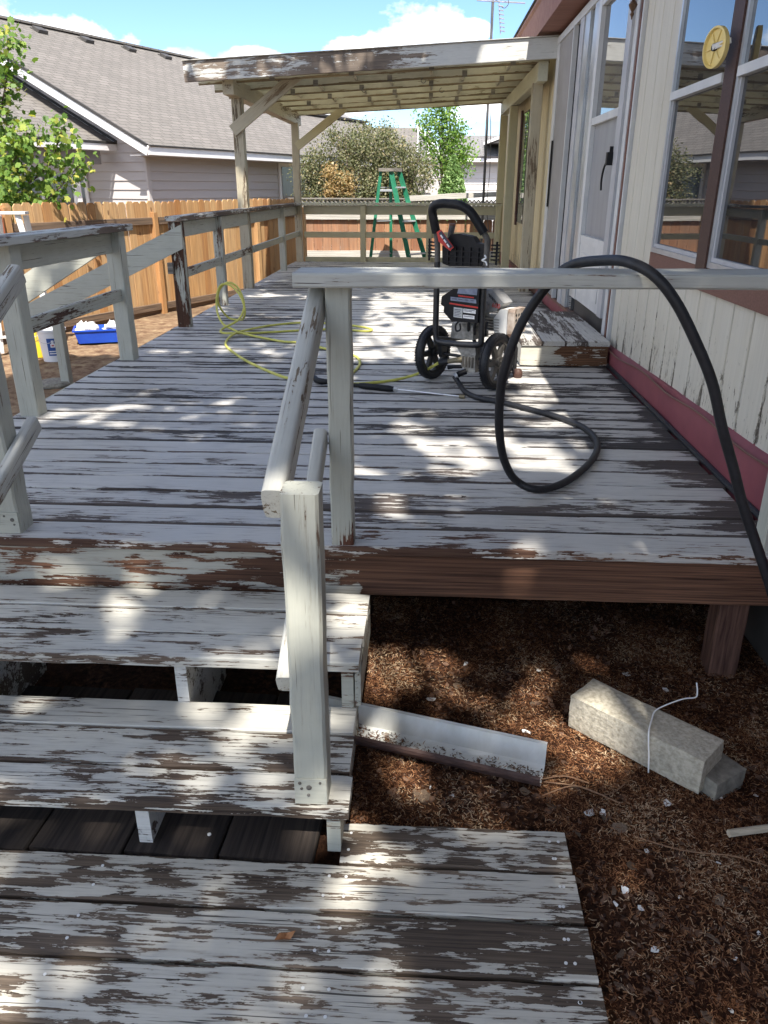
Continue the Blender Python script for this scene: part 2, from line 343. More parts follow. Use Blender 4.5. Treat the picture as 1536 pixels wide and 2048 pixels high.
def ground_mat(name, a, b, c, sc):
    m, nt = newmat(name); tc = mk(nt, 'ShaderNodeTexCoord').outputs['Object']
    n = noise(nt, tc, sc, 8, .7); n2 = noise(nt, tc, sc*.08, 4); n3 = noise(nt, tc, sc*4, 3, .7)
    col = ramp(nt, n, [(.35, a), (.52, b), (.7, c)])
    col = mix(nt, mapr(nt, n2, .45, .6, 0, .6), col, tuple(x*.45 for x in b))
    finish(nt, col, .95, bump(nt, mt(nt, 'ADD', n, mt(nt, 'MULTIPLY', n3, .4)), 1, .012), spec=.1)
ground_mat('mulch', (.014, .008, .006), (.06, .028, .016), (.15, .072, .036), 45)
ground_mat('yard', (.10, .055, .035), (.24, .16, .10), (.34, .27, .16), 9)

# ------------------------------------------------------------------ mesh helpers
def tagp(o, label=None, cat=None, group=None, kind=None):
    for k, v in (('label', label), ('category', cat), ('group', group), ('kind', kind)):
        if v: o[k] = v
    return o
def thing(name, label, cat, loc=(0, 0, 0), group=None):
    o = bpy.data.objects.new(name, None); COL.objects.link(o); o.location = loc; o.empty_display_size = .1
    return tagp(o, label, cat, group)
def base(o):
    l = Vector(o.location)
    while o.parent: o = o.parent; l = l + Vector(o.location)
    return l
def link(name, me, mat, parent=None, matrix=None):
    if mat and not me.materials: me.materials.append(MATS[mat])
    o = bpy.data.objects.new(name, me); COL.objects.link(o)
    M = matrix or Matrix()
    if parent is not None:
        o.parent = parent
        pw = Matrix()
        ch = []
        p = parent
        while p: ch.append(p); p = p.parent
        for p in reversed(ch): pw = pw @ p.matrix_basis
        o.matrix_basis = pw.inverted() @ M
    else: o.matrix_basis = M
    return o
class MB:
    def __init__(s): s.v = []; s.f = []
    def add(s, v, f):
        k = len(s.v); s.v += [tuple(x) for x in v]; s.f += [tuple(i+k for i in q) for q in f]; return s
    def box(s, a, b):
        (x0, y0, z0), (x1, y1, z1) = a, b
        return s.add([(x0, y0, z0), (x1, y0, z0), (x1, y1, z0), (x0, y1, z0), (x0, y0, z1), (x1, y0, z1), (x1, y1, z1), (x0, y1, z1)],
              [(3, 2, 1, 0), (4, 5, 6, 7), (0, 1, 5, 4), (1, 2, 6, 5), (2, 3, 7, 6), (3, 0, 4, 7)])
    def prism(s, pts, d):
        """closed polygon pts (3D) extruded by vector d"""
        n = len(pts); p = [Vector(q) for q in pts]; d = Vector(d)
        v = p + [q+d for q in p]
        nrm = Vector((0, 0, 0))
        for i in range(n): nrm += p[i].cross(p[(i+1) % n])
        flip = nrm.dot(d) > 0
        f = [tuple(range(n)), tuple(range(2*n-1, n-1, -1))] + [(i, i+n, (i+1) % n+n, (i+1) % n) for i in range(n)]
        if flip: f = [tuple(reversed(q)) for q in f]
        return s.add(v, f)
    def tube(s, pts, r, n=10, cap=True, up=None, ry=None):
        pts = [Vector(p) for p in pts]; m = len(pts)
        rs = r if isinstance(r, (list, tuple)) else [r]*m
        T = [(pts[min(i+1, m-1)]-pts[max(i-1, 0)]).normalized() for i in range(m)]
        u = Vector(up) if up else (Vector((0, 0, 1)) if abs(T[0].z) < .9 else Vector((1, 0, 0)))
        vs = []; fs = []
        for i in range(m):
            u = (u - T[i]*u.dot(T[i])).normalized(); w = T[i].cross(u)
            for k in range(n):
                a = 2*math.pi*k/n
                vs.append(pts[i] + u*(math.cos(a)*(ry or rs[i])) + w*(math.sin(a)*rs[i]))
        for i in range(m-1):
            for k in range(n):
                fs.append((i*n+k, i*n+(k+1) % n, (i+1)*n+(k+1) % n, (i+1)*n+k))
        if cap: fs += [tuple(range(n-1, -1, -1)), tuple(range((m-1)*n, m*n))]
        return s.add(vs, fs)
    def lathe(s, prof, n=24, c=(0, 0, 0), ax=(0, 0, 1), cap=True):
        A = Vector(ax).normalized(); U = A.orthogonal().normalized(); Wv = A.cross(U); c = Vector(c); m = len(prof)
        vs = [c + A*h + (U*math.cos(2*math.pi*k/n) + Wv*math.sin(2*math.pi*k/n))*r for r, h in prof for k in range(n)]
        fs = [(i*n+k, i*n+(k+1) % n, (i+1)*n+(k+1) % n, (i+1)*n+k) for i in range(m-1) for k in range(n)]
        if cap: fs += [tuple(range(n-1, -1, -1)), tuple(range((m-1)*n, m*n))]
        return s.add(vs, fs)
    def build(s, name, mat, parent=None, smooth=True, label=None, matrix=None, origin=None):
        me = bpy.data.meshes.new(name)
        M = matrix
        v = s.v
        if matrix is None and parent is None and origin is not None:
            M = Matrix.Translation(origin); v = [tuple(Vector(p)-Vector(origin)) for p in v]
        elif matrix is None and parent is not None:
            c = sum((Vector(p) for p in v), Vector())/len(v)
            M = Matrix.Translation(c); v = [tuple(Vector(p)-c) for p in v]
        me.from_pydata(v, [], s.f); me.validate(); me.update()
        if smooth:
            me.shade_smooth(); me.set_sharp_from_angle(angle=math.radians(38))
        o = link(name, me, mat, parent, M)
        if label: o['label'] = label
        return o
def bezline(pts, n=8, closed=False):
    """Catmull-Rom through points"""
    P = [Vector(p) for p in pts]; out = []
    for i in range(len(P)-1):
        a = P[max(i-1, 0)]; b = P[i]; c = P[i+1]; d = P[min(i+2, len(P)-1)]
        for k in range(n):
            t = k/n
            out.append(.5*((2*b) + (c-a)*t + (2*a-5*b+4*c-d)*t*t + (3*b-a-3*c+d)*t**3))
    out.append(P[-1]); return out
_cache = {}
def board_mesh(L, w, t, seg=1, jit=0, c=.004, var=0):
    key = (round(L, 3), round(w, 3), round(t, 3), seg, jit, c, var)
    if key in _cache: return _cache[key]
    r = random.Random(hash(key) & 0xffff)
    V = []; F = []
    for i in range(seg+1):
        x = L*i/seg; jw = [r.gauss(0, jit) for _ in range(4)] if jit else [0]*4
        y0, y1, z0, z1 = -w/2+jw[0], w/2+jw[1], -t/2+jw[2]*.5, t/2+jw[3]*.5
        for y, z in ((y0+c, z0), (y1-c, z0), (y1, z0+c), (y1, z1-c), (y1-c, z1), (y0+c, z1), (y0, z1-c), (y0, z0+c)): V.append((x, y, z))
    for i in range(seg):
        for k in range(8): F.append((i*8+k, (i+1)*8+k, (i+1)*8+(k+1) % 8, i*8+(k+1) % 8))
    F = [tuple(reversed(f)) for f in F]
    F += [tuple(range(8)), tuple(reversed(range(seg*8, seg*8+8)))]
    F[-2] = tuple(reversed(F[-2])); F[-1] = tuple(reversed(F[-1]))
    me = bpy.data.meshes.new('board'); me.from_pydata(V, [], F); me.update()
    import bmesh
    bm = bmesh.new(); bm.from_mesh(me); bmesh.ops.recalc_face_normals(bm, faces=bm.faces); bm.to_mesh(me); bm.free()
    _cache[key] = me; return me
def B(parent, name, p0, p1, w, t, mat, up=(0, 0, 1), seg=1, jit=0, c=.004, var=0, label=None):
    p0, p1 = Vector(p0), Vector(p1); d = p1-p0; L = d.length; x = d.normalized(); z = Vector(up); z = (z - x*z.dot(x)).normalized(); y = z.cross(x)
    me = board_mesh(L, w, t, seg, jit, c, var)
    if me.materials and me.materials[0] != MATS[mat]:
        k = (me.name, mat)
        if k not in _cache:
            m2 = me.copy(); m2.materials.clear(); m2.materials.append(MATS[mat]); _cache[k] = m2
        me = _cache[k]
    M = Matrix((x, y, z)).transposed().to_4x4(); M.translation = p0
    o = link(name, me, mat, parent, M)
    if label: o['label'] = label
    return o
def post(parent, x, y, z0, z1, mat, w=.09, d=None, name='post', seg=1, jit=0, c=.006, label=None):
    return B(parent, name, (x, y, z0), (x, y, z1), w, d or w, mat, up=(0, -1, 0), seg=seg, jit=jit, c=c, label=label)
def np_mesh(name, V, F):
    V = np.asarray(V, np.float32); F = np.asarray(F, np.int32); k = F.shape[1]
    me = bpy.data.meshes.new(name)
    me.vertices.add(len(V)); me.vertices.foreach_set('co', V.ravel())
    me.loops.add(F.size); me.loops.foreach_set('vertex_index', F.ravel())
    me.polygons.add(len(F)); me.polygons.foreach_set('loop_start', np.arange(0, F.size, k, dtype=np.int32))
    me.update(calc_edges=True); return me
def frames(n, nbias=None, spread=1.):
    """n random orthonormal frames; nbias pulls the normal towards that direction"""
    N = nr.normal(size=(n, 3))*spread
    if nbias is not None: N = N + np.asarray(nbias)
    N /= np.linalg.norm(N, axis=1, keepdims=True)
    A = nr.normal(size=(n, 3)); A -= N*(A*N).sum(1, keepdims=True); A /= np.linalg.norm(A, axis=1, keepdims=True)
    return A, np.cross(N, A), N
LEAF = {'oval': np.array([(0, -.5, 0), (.24, -.1, .05), (.17, .25, .04), (0, .5, -.04), (-.17, .25, .04), (-.24, -.1, .05)]),
        'maple': np.array([(0, -.45, 0), (.22, -.30, .03), (.47, -.22, -.09), (.36, .04, .04), (.40, .33, -.10), (.20, .27, .03), (0, .56, -.12),
                           (-.20, .27, .03), (-.40, .33, -.10), (-.36, .04, .04), (-.47, -.22, -.09), (-.22, -.30, .03)]),
        'quad': np.array([(-.5, -.16, 0), (.1, -.30, .08), (.5, .1, 0), (-.1, .30, -.06)]),
        'spray': np.array([(0, -.5, 0), (.12, -.2, .02), (.32, .0, .0), (.14, .08, .02), (.2, .3, -.02), (.04, .28, 0), (0, .5, -.05), (-.06, .25, 0), (-.25, .25, 0), (-.12, .05, .02), (-.3, -.1, 0), (-.1, -.2, .02)])}
def leaves(name, P, size, shape, mat, parent, nbias=(0, 0, .6), spread=1., kind='stuff', label=None):
    P = np.asarray(P); n = len(P); T = LEAF[shape]; k = len(T)
    A, Bv, N = frames(n, nbias, spread)
    s = (np.asarray(size)*np.ones(n))[:, None]*nr.uniform(.65, 1.25, (n, 1))
    V = P[:, None, :] + s[:, :, None]*(T[None, :, 0:1]*A[:, None, :] + T[None, :, 1:2]*Bv[:, None, :] + T[None, :, 2:3]*N[:, None, :])
    me = np_mesh(name, V.reshape(-1, 3), np.arange(n*k).reshape(n, k))
    o = link(name, me, mat, parent)
    if kind: o['kind'] = kind
    if label: o['label'] = label
    return o
def text_mesh(s, size, depth=.0008):
    cu = bpy.data.curves.new('text', 'FONT'); cu.body = s; cu.size = size; cu.extrude = depth; cu.align_x = 'CENTER'; cu.align_y = 'CENTER'
    o = bpy.data.objects.new('text_tmp', cu); COL.objects.link(o)
    dg = bpy.context.evaluated_depsgraph_get(); me = bpy.data.meshes.new_from_object(o.evaluated_get(dg))
    bpy.data.objects.remove(o); me.materials.clear(); return me

# ------------------------------------------------------------------ ground
GZ = -.6
def grid_obj(name, x0, x1, y0, y1, nx, ny, fz, mat):
    X, Y = np.meshgrid(np.linspace(x0, x1, nx), np.linspace(y0, y1, ny)); Z = fz(X, Y)
    V = np.stack([X, Y, Z], -1).reshape(-1, 3); I = np.arange(nx*ny).reshape(ny, nx)
    F = np.stack([I[:-1, :-1], I[:-1, 1:], I[1:, 1:], I[1:, :-1]], -1).reshape(-1, 4)
    o = link(name, np_mesh(name, V, F), mat); o.data.shade_smooth(); return o
g = grid_obj('ground', -150, 150, -40, 400, 12, 12, lambda X, Y: X*0+GZ-.03, 'yard'); g['kind'] = 'structure'
def wav(X, Y, s, seed):
    r = np.random.default_rng(seed); z = 0*X
    for i in range(14):
        a = r.uniform(0, 6.28); k = s*r.uniform(.5, 2.2); z = z + np.sin((X*np.cos(a)+Y*np.sin(a))*k + r.uniform(0, 6.28))/ (k/s)
    return z/6
mz = lambda X, Y: GZ + .012*wav(X, Y, 9, 3) + .006*wav(X, Y, 34, 4) - .004
g = grid_obj('mulch_bed', -2.6, 4.2, -1.5, 5.0, 280, 270, mz, 'mulch'); g['kind'] = 'structure'
g = grid_obj('yard_soil', -9, -2.62, 2, 15.5, 90, 120, lambda X, Y: GZ + .02*wav(X, Y, 3, 9) + .01*wav(X, Y, 14, 8), 'yard'); g['kind'] = 'structure'

# ------------------------------------------------------------------ deck
DX0, DX1, DY0, PIT = -2.42, 1.375, 2.62, .181
deck = thing('deck', 'long raised deck of planks with peeling grey-white paint beside the house', 'deck', (-.5, 8.5, -.6))
ND = 67
for i in range(ND):
    y = DY0 + PIT*i + .088
    w = .1695 + rnd.uniform(-.004, .004)
    near = i < 22
    B(deck, 'deck_board', (DX0+rnd.uniform(-.012, .012), y, -.019+rnd.uniform(-.002, .002)), (DX1+rnd.uniform(-.018, .012), y+rnd.uniform(-.003, .003), -.019+rnd.uniform(-.002, .002)),
      w, .038, 'nose_paint' if i == 0 else ('floor_paint_near' if i < 7 else 'floor_paint'), seg=26 if near else 4, jit=.0013 if near else .0008, var=i % 5)
B(deck, 'rim_joist', (DX0, DY0+.062, -.137), (1.36, DY0+.062, -.137), .186, .04, 'rim_paint', up=(0, -1, 0), seg=20, jit=.001)
B(deck, 'edge_trim', (-2.452, DY0+.05, -.085), (-2.452, 14.7, -.085), .13, .036, 'post_worn', up=(-1, 0, 0), seg=12, jit=.001)
B(deck, 'rim_joist', (1.33, DY0+.08, -.14), (1.33, 14.7, -.14), .18, .04, 'dark_wood', up=(1, 0, 0))
B(deck, 'rim_joist', (DX0, 14.72, -.14), (1.36, 14.72, -.14), .18, .04, 'post_paint', up=(0, 1, 0))
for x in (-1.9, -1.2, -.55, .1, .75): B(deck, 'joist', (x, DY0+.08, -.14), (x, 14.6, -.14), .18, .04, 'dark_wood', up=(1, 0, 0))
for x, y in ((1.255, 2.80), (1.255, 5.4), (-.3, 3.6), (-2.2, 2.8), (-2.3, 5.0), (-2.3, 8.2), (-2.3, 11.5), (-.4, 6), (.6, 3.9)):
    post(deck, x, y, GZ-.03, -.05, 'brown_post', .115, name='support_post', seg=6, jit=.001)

# front stairs
st = thing('front_stairs', 'open plank steps with flaking white paint leading up to the deck', 'stairs', (-1.0, 2.1, -.6))
TX0, TX1 = -2.0, -.185
def planks(parent, name, z, edges, x0, x1, mat, th=.04, seg=16):
    for k, (a, b) in enumerate(zip(edges[:-1], edges[1:])):
        B(parent, name, (x0+rnd.uniform(-.01, .01), (a+b)/2, z-th/2+rnd.uniform(-.002, .002)), (x1+rnd.uniform(-.012, .012), (a+b)/2+rnd.uniform(-.003, .003), z-th/2+rnd.uniform(-.002, .002)),
          abs(b-a)-.011, th, mat, seg=seg, jit=.0014, var=k)
planks(st, 'tread_board', -.19, [2.125, 2.285, 2.455, 2.60], TX0, TX1, 'step_paint')
planks(st, 'tread_board', -.38, [1.675, 1.83, 2.01, 2.16], TX0, TX1-.015, 'step_paint')
for x, m in ((-.235, 'post_worn'), (-.80, 'stringer_paint'), (-1.55, 'stringer_paint')):
    s = MB()
    prof = [(2.60, -.235), (2.145, -.235), (2.145, -.425), (1.70, -.425), (1.70, -.56), (1.80, -.585), (2.60, -.585)]
    s.prism([(x-.02, y, z) for y, z in prof], (.04, 0, 0)).build('stringer', m, st, smooth=False)
B(st, 'side_board', (-.20, 2.14, -.30), (-.20, 2.6, -.30), .13, .02, 'post_worn', up=(1, 0, 0))
for k in range(6):
    x = -1.86+k*.285
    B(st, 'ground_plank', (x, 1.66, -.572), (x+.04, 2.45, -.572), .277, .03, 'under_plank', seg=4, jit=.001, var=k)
    for dx in ((-.10, .10) if k == 4 else ()): MB().lathe([(.006, 0), (.006, .002)], 8, (x+dx, 1.70+.01*k, -.5565)).build('nail_head', 'paint_flake', st)

# landing
la = thing('landing', 'low plank platform with badly peeled white paint at the foot of the steps', 'platform', (-.6, 1.2, -.6))
rows = [1.812, 1.652, 1.488, 1.320, 1.150, .98, .81, .64, .47]
for k in range(8):
    a, b = rows[k+1], rows[k]
    B(la, 'plank', (-.215 if k == 0 else -2.0, (a+b)/2, -.571+rnd.uniform(-.002, .002)), (.462+rnd.uniform(-.008, .008), (a+b)/2, -.571), (b-a)-.011, .04,
      'landing_paint', seg=22, jit=.0016, var=k)
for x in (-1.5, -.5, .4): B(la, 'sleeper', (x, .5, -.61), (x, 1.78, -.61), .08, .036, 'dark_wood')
nh = MB()
for k in range(8):
    for x in (.42, .40, -.2, -.25, -.9):
        if k == 0 and x < -.2: continue
        for q in (.3, .7):
            nh.lathe([(.0045, 0), (.0045, .0015)], 8, (x+rnd.uniform(-.015, .015), rows[k+1]+q*(rows[k]-rows[k+1]), -.5505))
o = nh.build('nail_heads', 'paint_flake', la); o['kind'] = 'stuff'

# ------------------------------------------------------------------ railings
rl = thing('front_railing', 'single peeling white rail on a square post, black hose draped over it', 'railing', (.5, 2.68, 0))
post(rl, -.297, 2.675, -.002, .95, 'post_base_worn', .084, seg=14, jit=.001)
post(rl, 1.31, 2.70, -.002, .95, 'post_paint', .085)
B(rl, 'cap_rail', (-.435, 2.665, .974), (1.385, 2.675, .978), .205, .046, 'rail_paint', seg=14, jit=.0012, c=.006)

def handrail(parent, x, y0, z0, y1, z1, w=.046, h=.086, mat='handrail_paint'):
    p0, p1 = Vector((x, y0, z0)), Vector((x, y1, z1)); d = (p1-p0)
    s = MB(); n = 24; pts = []
    T = d.normalized(); Z = (Vector((0, 0, 1)) - T*T.z).normalized(); X = T.cross(Z); m = 12
    vs = []; fs = []
    for i in range(m+1):
        p = p0 + d*i/m
        for k in range(n):
            a = 2*math.pi*k/n; ca, sa = math.cos(a), math.sin(a); e = .42
            vs.append((d.length*i/m, math.copysign(abs(ca)**e, ca)*w/2+rnd.gauss(0, .0004), math.copysign(abs(sa)**e, sa)*h/2+rnd.gauss(0, .0004)))
    for i in range(m):
        for k in range(n): fs.append((i*n+k, (i+1)*n+k, (i+1)*n+(k+1) % n, i*n+(k+1) % n))
    fs = [tuple(reversed(f)) for f in fs]
    fs += [tuple(range(n-1, -1, -1)), tuple(range(m*n, m*n+n))]
    M = Matrix((T, Z.cross(T), Z)).transposed().to_4x4(); M.translation = p0
    return s.add(vs, fs).build('handrail', mat, parent, matrix=M)
sr = thing('stair_railing', 'short square stair post with two rounded handrails, paint scuffed on top', 'railing', (-.295, 1.73, -.38))
post(sr, -.297, 1.750, -.382, .572, 'post_near', .094, seg=14, jit=.0012, c=.008, name='post')
s = MB(); s.box((-.343, 1.696, -.378), (-.251, 1.702, -.290)).build('bracket_plate', 'post_paint', sr, smooth=False)
s = MB()
for dx, dz, r in ((-.03, -.303, .005), (.028, -.300, .004), (-.004, -.318, .008), (-.025, -.322, .004), (-.006, -.345, .005)):
    s.lathe([(r, 0), (r, .003), (r*.6, .005)], 10, (-.297+dx, 1.697, dz), (0, -1, 0))
s.build('screw', 'rim_grey', sr)
handrail(sr, -.376, 2.80, .925, 1.80, .505, .062, .10)
handrail(sr, -.370, 2.66, .42, 1.78, -.03, .048, .08)
sl = thing('stair_railing', 'stair post and rounded handrails at the left edge of the picture', 'railing', (-1.61, 2.715, 0))
post(sl, -1.615, 2.72, -.002, .95, 'post_near', .105, seg=14, jit=.001, c=.008)
s = MB(); s.box((-1.665, 2.660, .003), (-1.562, 2.666, .09)).build('bracket_plate', 'post_paint', sl, smooth=False)
s = MB()
for dx, dz, r in ((.03, .06, .008), (.035, .04, .004), (.0, .075, .004)): s.lathe([(r, 0), (r, .003)], 10, (-1.615+dx, 2.661, dz), (0, -1, 0))
s.build('screw', 'rim_grey', sl)
post(sl, -1.615, 1.755, -.382, .452, 'post_paint', .105)
handrail(sl, -1.535, 2.93, .95, 1.80, .39, .05, .08)
handrail(sl, -1.535, 2.86, .39, 1.76, -.10, .045, .07)

# side railing, near section
XR = -2.33
sd = thing('side_railing', 'near left railing with a dark bare-wood cap and two square posts', 'railing', (XR, 5.1, 0))
post(sd, XR, 4.36, -.01, .955, 'post_paint', .115, seg=10, jit=.001, c=.007)
post(sd, XR, 5.96, -.01, .955, 'post_paint', .115, seg=10, jit=.001, c=.007)
B(sd, 'cap_rail', (XR+.01, 3.35, .99), (XR+.01, 6.06, .975), .20, .045, 'cap_worn', seg=12, jit=.001)
B(sd, 'top_board', (XR-.02, 4.42, .88), (XR-.02, 5.90, .87), .14, .036, 'post_paint', up=(1, 0, 0))
B(sd, 'mid_rail', (XR+.005, 4.42, .50), (XR+.005, 5.90, .497), .09, .036, 'post_worn', up=(1, 0, 0))
post(sd, XR, 3.3, -.01, .96, 'post_paint', .115)

# side stairs
ss = thing('side_stairs', 'small flight of side steps descending into the yard between sloping boards', 'stairs', (-3, 6.7, GZ))
for x0, x1, z in ((-2.79, -2.47, -.2), (-3.1, -2.78, -.4)):
    for k in range(2): B(ss, 'tread_board', (x0+.08+k*.155, 6.02, z-.02), (x0+.08+k*.155, 7.46, z-.02), .148, .038, 'post_worn', seg=6, jit=.001)
for y in (6.04, 7.44): B(ss, 'stringer', (-2.46, y, -.2), (-3.25, y, -.6), .2, .04, 'post_paint', up=(0, 1, 0))
for y in (5.93, 7.53):
    near_ = y < 6; yy = y+(.052 if near_ else -.086); sl_ = .58 if near_ else .459; hw = .102 if near_ else .105; zb = 1.02 if near_ else .845; zc = lambda x: zb+sl_*(x+2.24)
    xt = -2.24+(.952-hw-zb)/sl_
    pts = [(-3.98, yy, zc(-3.98)-hw), (-2.275, yy, zc(-2.275)-hw)]
    pts += [(-2.275, yy, .952), (xt, yy, .952)] if xt < -2.276 else [(-2.275, yy, zc(-2.275)+hw)]
    MB().prism(pts+[(-3.98, yy, zc(-3.98)+hw)], (0, .036, 0)).build('sloping_rail', 'post_paint', ss, smooth=False)
    post(ss, -3.62, y, GZ-.02, .30, 'post_paint', .09)
s = MB(); s.lathe([(.16, 0), (.165, .02), (.15, .045)], 28, (-3.74, 7.50, GZ)).build('footing_pad', 'grey_block', ss)

# side railing, far section (p3 .. p7)
sf = thing('side_railing', 'left deck railing running back under the pergola, paint flaking to bare brown', 'railing', (XR, 11, 0))
P3 = [(7.52, 'post_bare', .115), (9.03, 'post_worn', .1), (13.05, 'post_paint', .1)]
for y, m, w in P3: post(sf, XR-.01, y, -.01, .955, m, w, seg=8, jit=.001)
B(sf, 'cap_rail', (XR-.01, 7.44, .985), (XR-.01, 14.66, .985), .15, .042, 'cap_worn', seg=14, jit=.001)
for a, b in ((7.58, 8.97), (9.09, 10.6), (10.73, 12.98), (13.1, 14.66)):
    B(sf, 'top_board', (XR-.035, a, .88), (XR-.035, b, .88), .14, .036, 'post_paint', up=(1, 0, 0))
    B(sf, 'mid_rail', (XR, a, .49), (XR, b, .49), .085, .036, 'post_worn' if a < 10 else 'post_paint', up=(1, 0, 0))
s = MB(); s.box((XR-.10, 7.42, .50), (XR-.05, 7.46, .60)).build('hinge_block', 'weathered', sf, smooth=False)

# far railing
fr = thing('far_railing', 'tan painted railing across the far end of the deck', 'railing', (-.5, 14.75, 0))
for x in (-1.17, .02, 1.24): post(fr, x, 14.75, -.01, .965, 'tan_paint', .10)
B(fr, 'cap_rail', (-2.27, 14.75, .985), (1.30, 14.75, .985), .16, .042, 'pergola_paint')
for a, b in ((-2.24, -1.22), (-1.12, -.03), (.07, 1.19)):
    B(fr, 'top_board', (a, 14.79, .88), (b, 14.79, .88), .15, .036, 'tan_paint', up=(0, -1, 0))
    B(fr, 'mid_rail', (a, 14.75, .465), (b, 14.75, .465), .10, .036, 'tan_paint', up=(0, -1, 0))
B(fr, 'bottom_board', (-2.24, 14.80, .02), (1.2, 14.80, .02), .12, .036, 'tan_paint', up=(0, -1, 0))

# ------------------------------------------------------------------ pergola
pg = thing('pergola', 'wooden patio cover on posts, flaking front fascia and exposed rafters', 'pergola', (-.5, 12.5, 0))
def rz(x): return 2.80 + (x-1.4)*.0515          # underside-to-top height of the roof line falls to the left
post(pg, -2.40, 10.68, -.01, 2.27, 'pergola_post', .13, name='post', seg=8, jit=.001)
post(pg, -2.33, 14.72, -.01, 2.27, 'pergola_post', .12, name='post')
for y, m in ((10.55, 'pergola_post'), (13.3, 'tan_paint'), (14.98, 'tan_paint')): post(pg, 1.27, y, -.02, 2.40, m, .125, name='post')
B(pg, 'beam', (-2.40, 10.22, 2.36), (-2.36, 15.2, 2.36), .19, .13, 'pergola_post', up=(1, 0, 0), seg=4, jit=.001)
B(pg, 'beam', (1.28, 10.2, 2.49), (1.28, 15.25, 2.52), .20, .11, 'pergola_paint', up=(1, 0, 0), seg=4, jit=.001)
B(pg, 'fascia_board', (-2.86, 10.05, rz(-2.86)-.10), (1.40, 10.05, rz(1.40)-.10), .21, .042, 'fascia_worn_shaded', up=(0, -1, 0), seg=14, jit=.001)
for k in range(7):
    y = 10.42 + k*.765
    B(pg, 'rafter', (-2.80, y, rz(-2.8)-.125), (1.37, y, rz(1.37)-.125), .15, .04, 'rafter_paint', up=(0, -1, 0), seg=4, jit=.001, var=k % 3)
    if k < 6:
        for j in range(4):
            x = -1.9 + j*.95 + (.42 if k % 2 else 0)
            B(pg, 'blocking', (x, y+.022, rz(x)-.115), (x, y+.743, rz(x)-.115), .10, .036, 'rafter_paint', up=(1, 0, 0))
            B(pg, 'notch_plate', (x-.03, y-.027, rz(x)-.165), (x+.03, y-.027, rz(x)-.165), .07, .012, 'weathered', up=(0, -1, 0))  # dark plate added to stand in for a shaded gap at the blocking
for k in range(8):
    x = -2.55 + k*.53
    B(pg, 'roof_panel', (x, 10.08, rz(x)-.018), (x, 15.08, rz(x)-.018), .528, .02, 'fibreglass', up=(-.0515, 0, 1))
B(pg, 'drip_edge', (-2.87, 10.035, rz(-2.87)+.012), (1.40, 10.035, rz(1.40)+.012), .06, .010, 'bleached_wood')
B(pg, 'brace', (-2.46, 10.585, 1.90), (-1.50, 10.585, 2.60), .14, .04, 'pergola_post', up=(0, -1, 0))
B(pg, 'brace', (-2.30, 14.64, 1.90), (-1.45, 14.64, 2.50), .13, .04, 'tan_paint', up=(0, -1, 0))
for x, y in ((-.9, 11.7), (.15, 12.3), (-.1, 11.1)):
    s = MB(); s.tube([(x+.03*math.cos(a), y, rz(x)-.22+.03*math.sin(a)) for a in np.linspace(1.6, 6.3, 10)], .004, 6).build('hook', 'mast_dark', pg)

# ------------------------------------------------------------------ house on the right
XW = 1.43
hs = thing('house', 'pale sided house along the right of the deck with maroon skirting and brown eave', 'house', (1.6, 7, GZ))
def skz(y): return float(np.interp(y, [0, 3.1, 6.2, 9.9, 17], [.28, .23, .125, .095, .08]))
MB().box((1.462, -1.0, GZ), (6.5, 16.5, 2.85)).build('wall_core', 'n_dark', hs, smooth=False)
GP = .243
def plank(y0, y1, z0, z1, m):
    B(hs, 'siding_plank', (XW+.016, (y0+y1)/2, z0), (XW+.016, (y0+y1)/2, z1), (y1-y0)-.013, .03, m, up=(-1, 0, 0), c=.004)
y = 5.21
ys = [5.21-GP*k for k in range(26)]
for a in ys[1:]:
    plank(a, a+GP, skz(a)-.02, .772, 'siding_white'); plank(a, a+GP, 2.32, 2.84, 'siding_white')
for a, b in ((5.215, 5.45), (5.45, 5.70), (5.70, 5.93), (5.93, 6.11)): plank(a, b, skz(a)-.02, 2.84, 'siding_white')
for k in range(26): plank(10.16+GP*k, 10.16+GP*(k+1), .10, 2.84, 'siding_cream')
# skirt: sheet that bellies out a little
ysk = np.linspace(-.9, 16.4, 60); s = MB(); v = []; f = []
for i, yy in enumerate(ysk):
    w_ = .006*math.sin(yy*3.1)+.004*math.sin(yy*7.3)
    for x, z in ((1.395, -.25), (1.398+w_, .012), (1.400+w_*1.5, skz(yy)-.035+w_), (1.418, skz(yy)+w_*.6), (1.445, skz(yy)+.012)): v.append((x, yy, z))
for i in range(len(ysk)-1):
    for k in range(4): f.append((i*5+k, i*5+k+1, (i+1)*5+k+1, (i+1)*5+k))
s.add(v, f).build('skirting', 'maroon', hs)
MB().tube(bezline([(1.385, 2.72, .012), (1.383, 4, .012), (1.386, 5.9, .013)], 6), .014, 8).build('cable', 'black_rubber', hs)
MB().tube(bezline([(1.392+.006*math.sin(y*3), y, skz(y)-.012+.012*math.sin(y*5.3)) for y in np.arange(2.4, 5.9, .25)], 4), .006, 6).build('cable', 'brown_trim', hs)
# eave
s = MB(); s.prism([(1.465, 0, 2.85), (1.19, 0, 2.85), (1.15, 0, 3.08), (1.125, 0, 3.10), (1.125, 0, 3.13), (4.2, 0, 4.0), (4.2, 0, 2.9)], (0, 17.5, 0))
s.v = [(x, yy-1., z) for x, yy, z in s.v]; s.build('eave', 'eave_brown', hs, smooth=False)
B(hs, 'roof_edge', (1.13, -1.1, 3.145), (1.13, 16.6, 3.145), .05, .02, 'roof_edge')
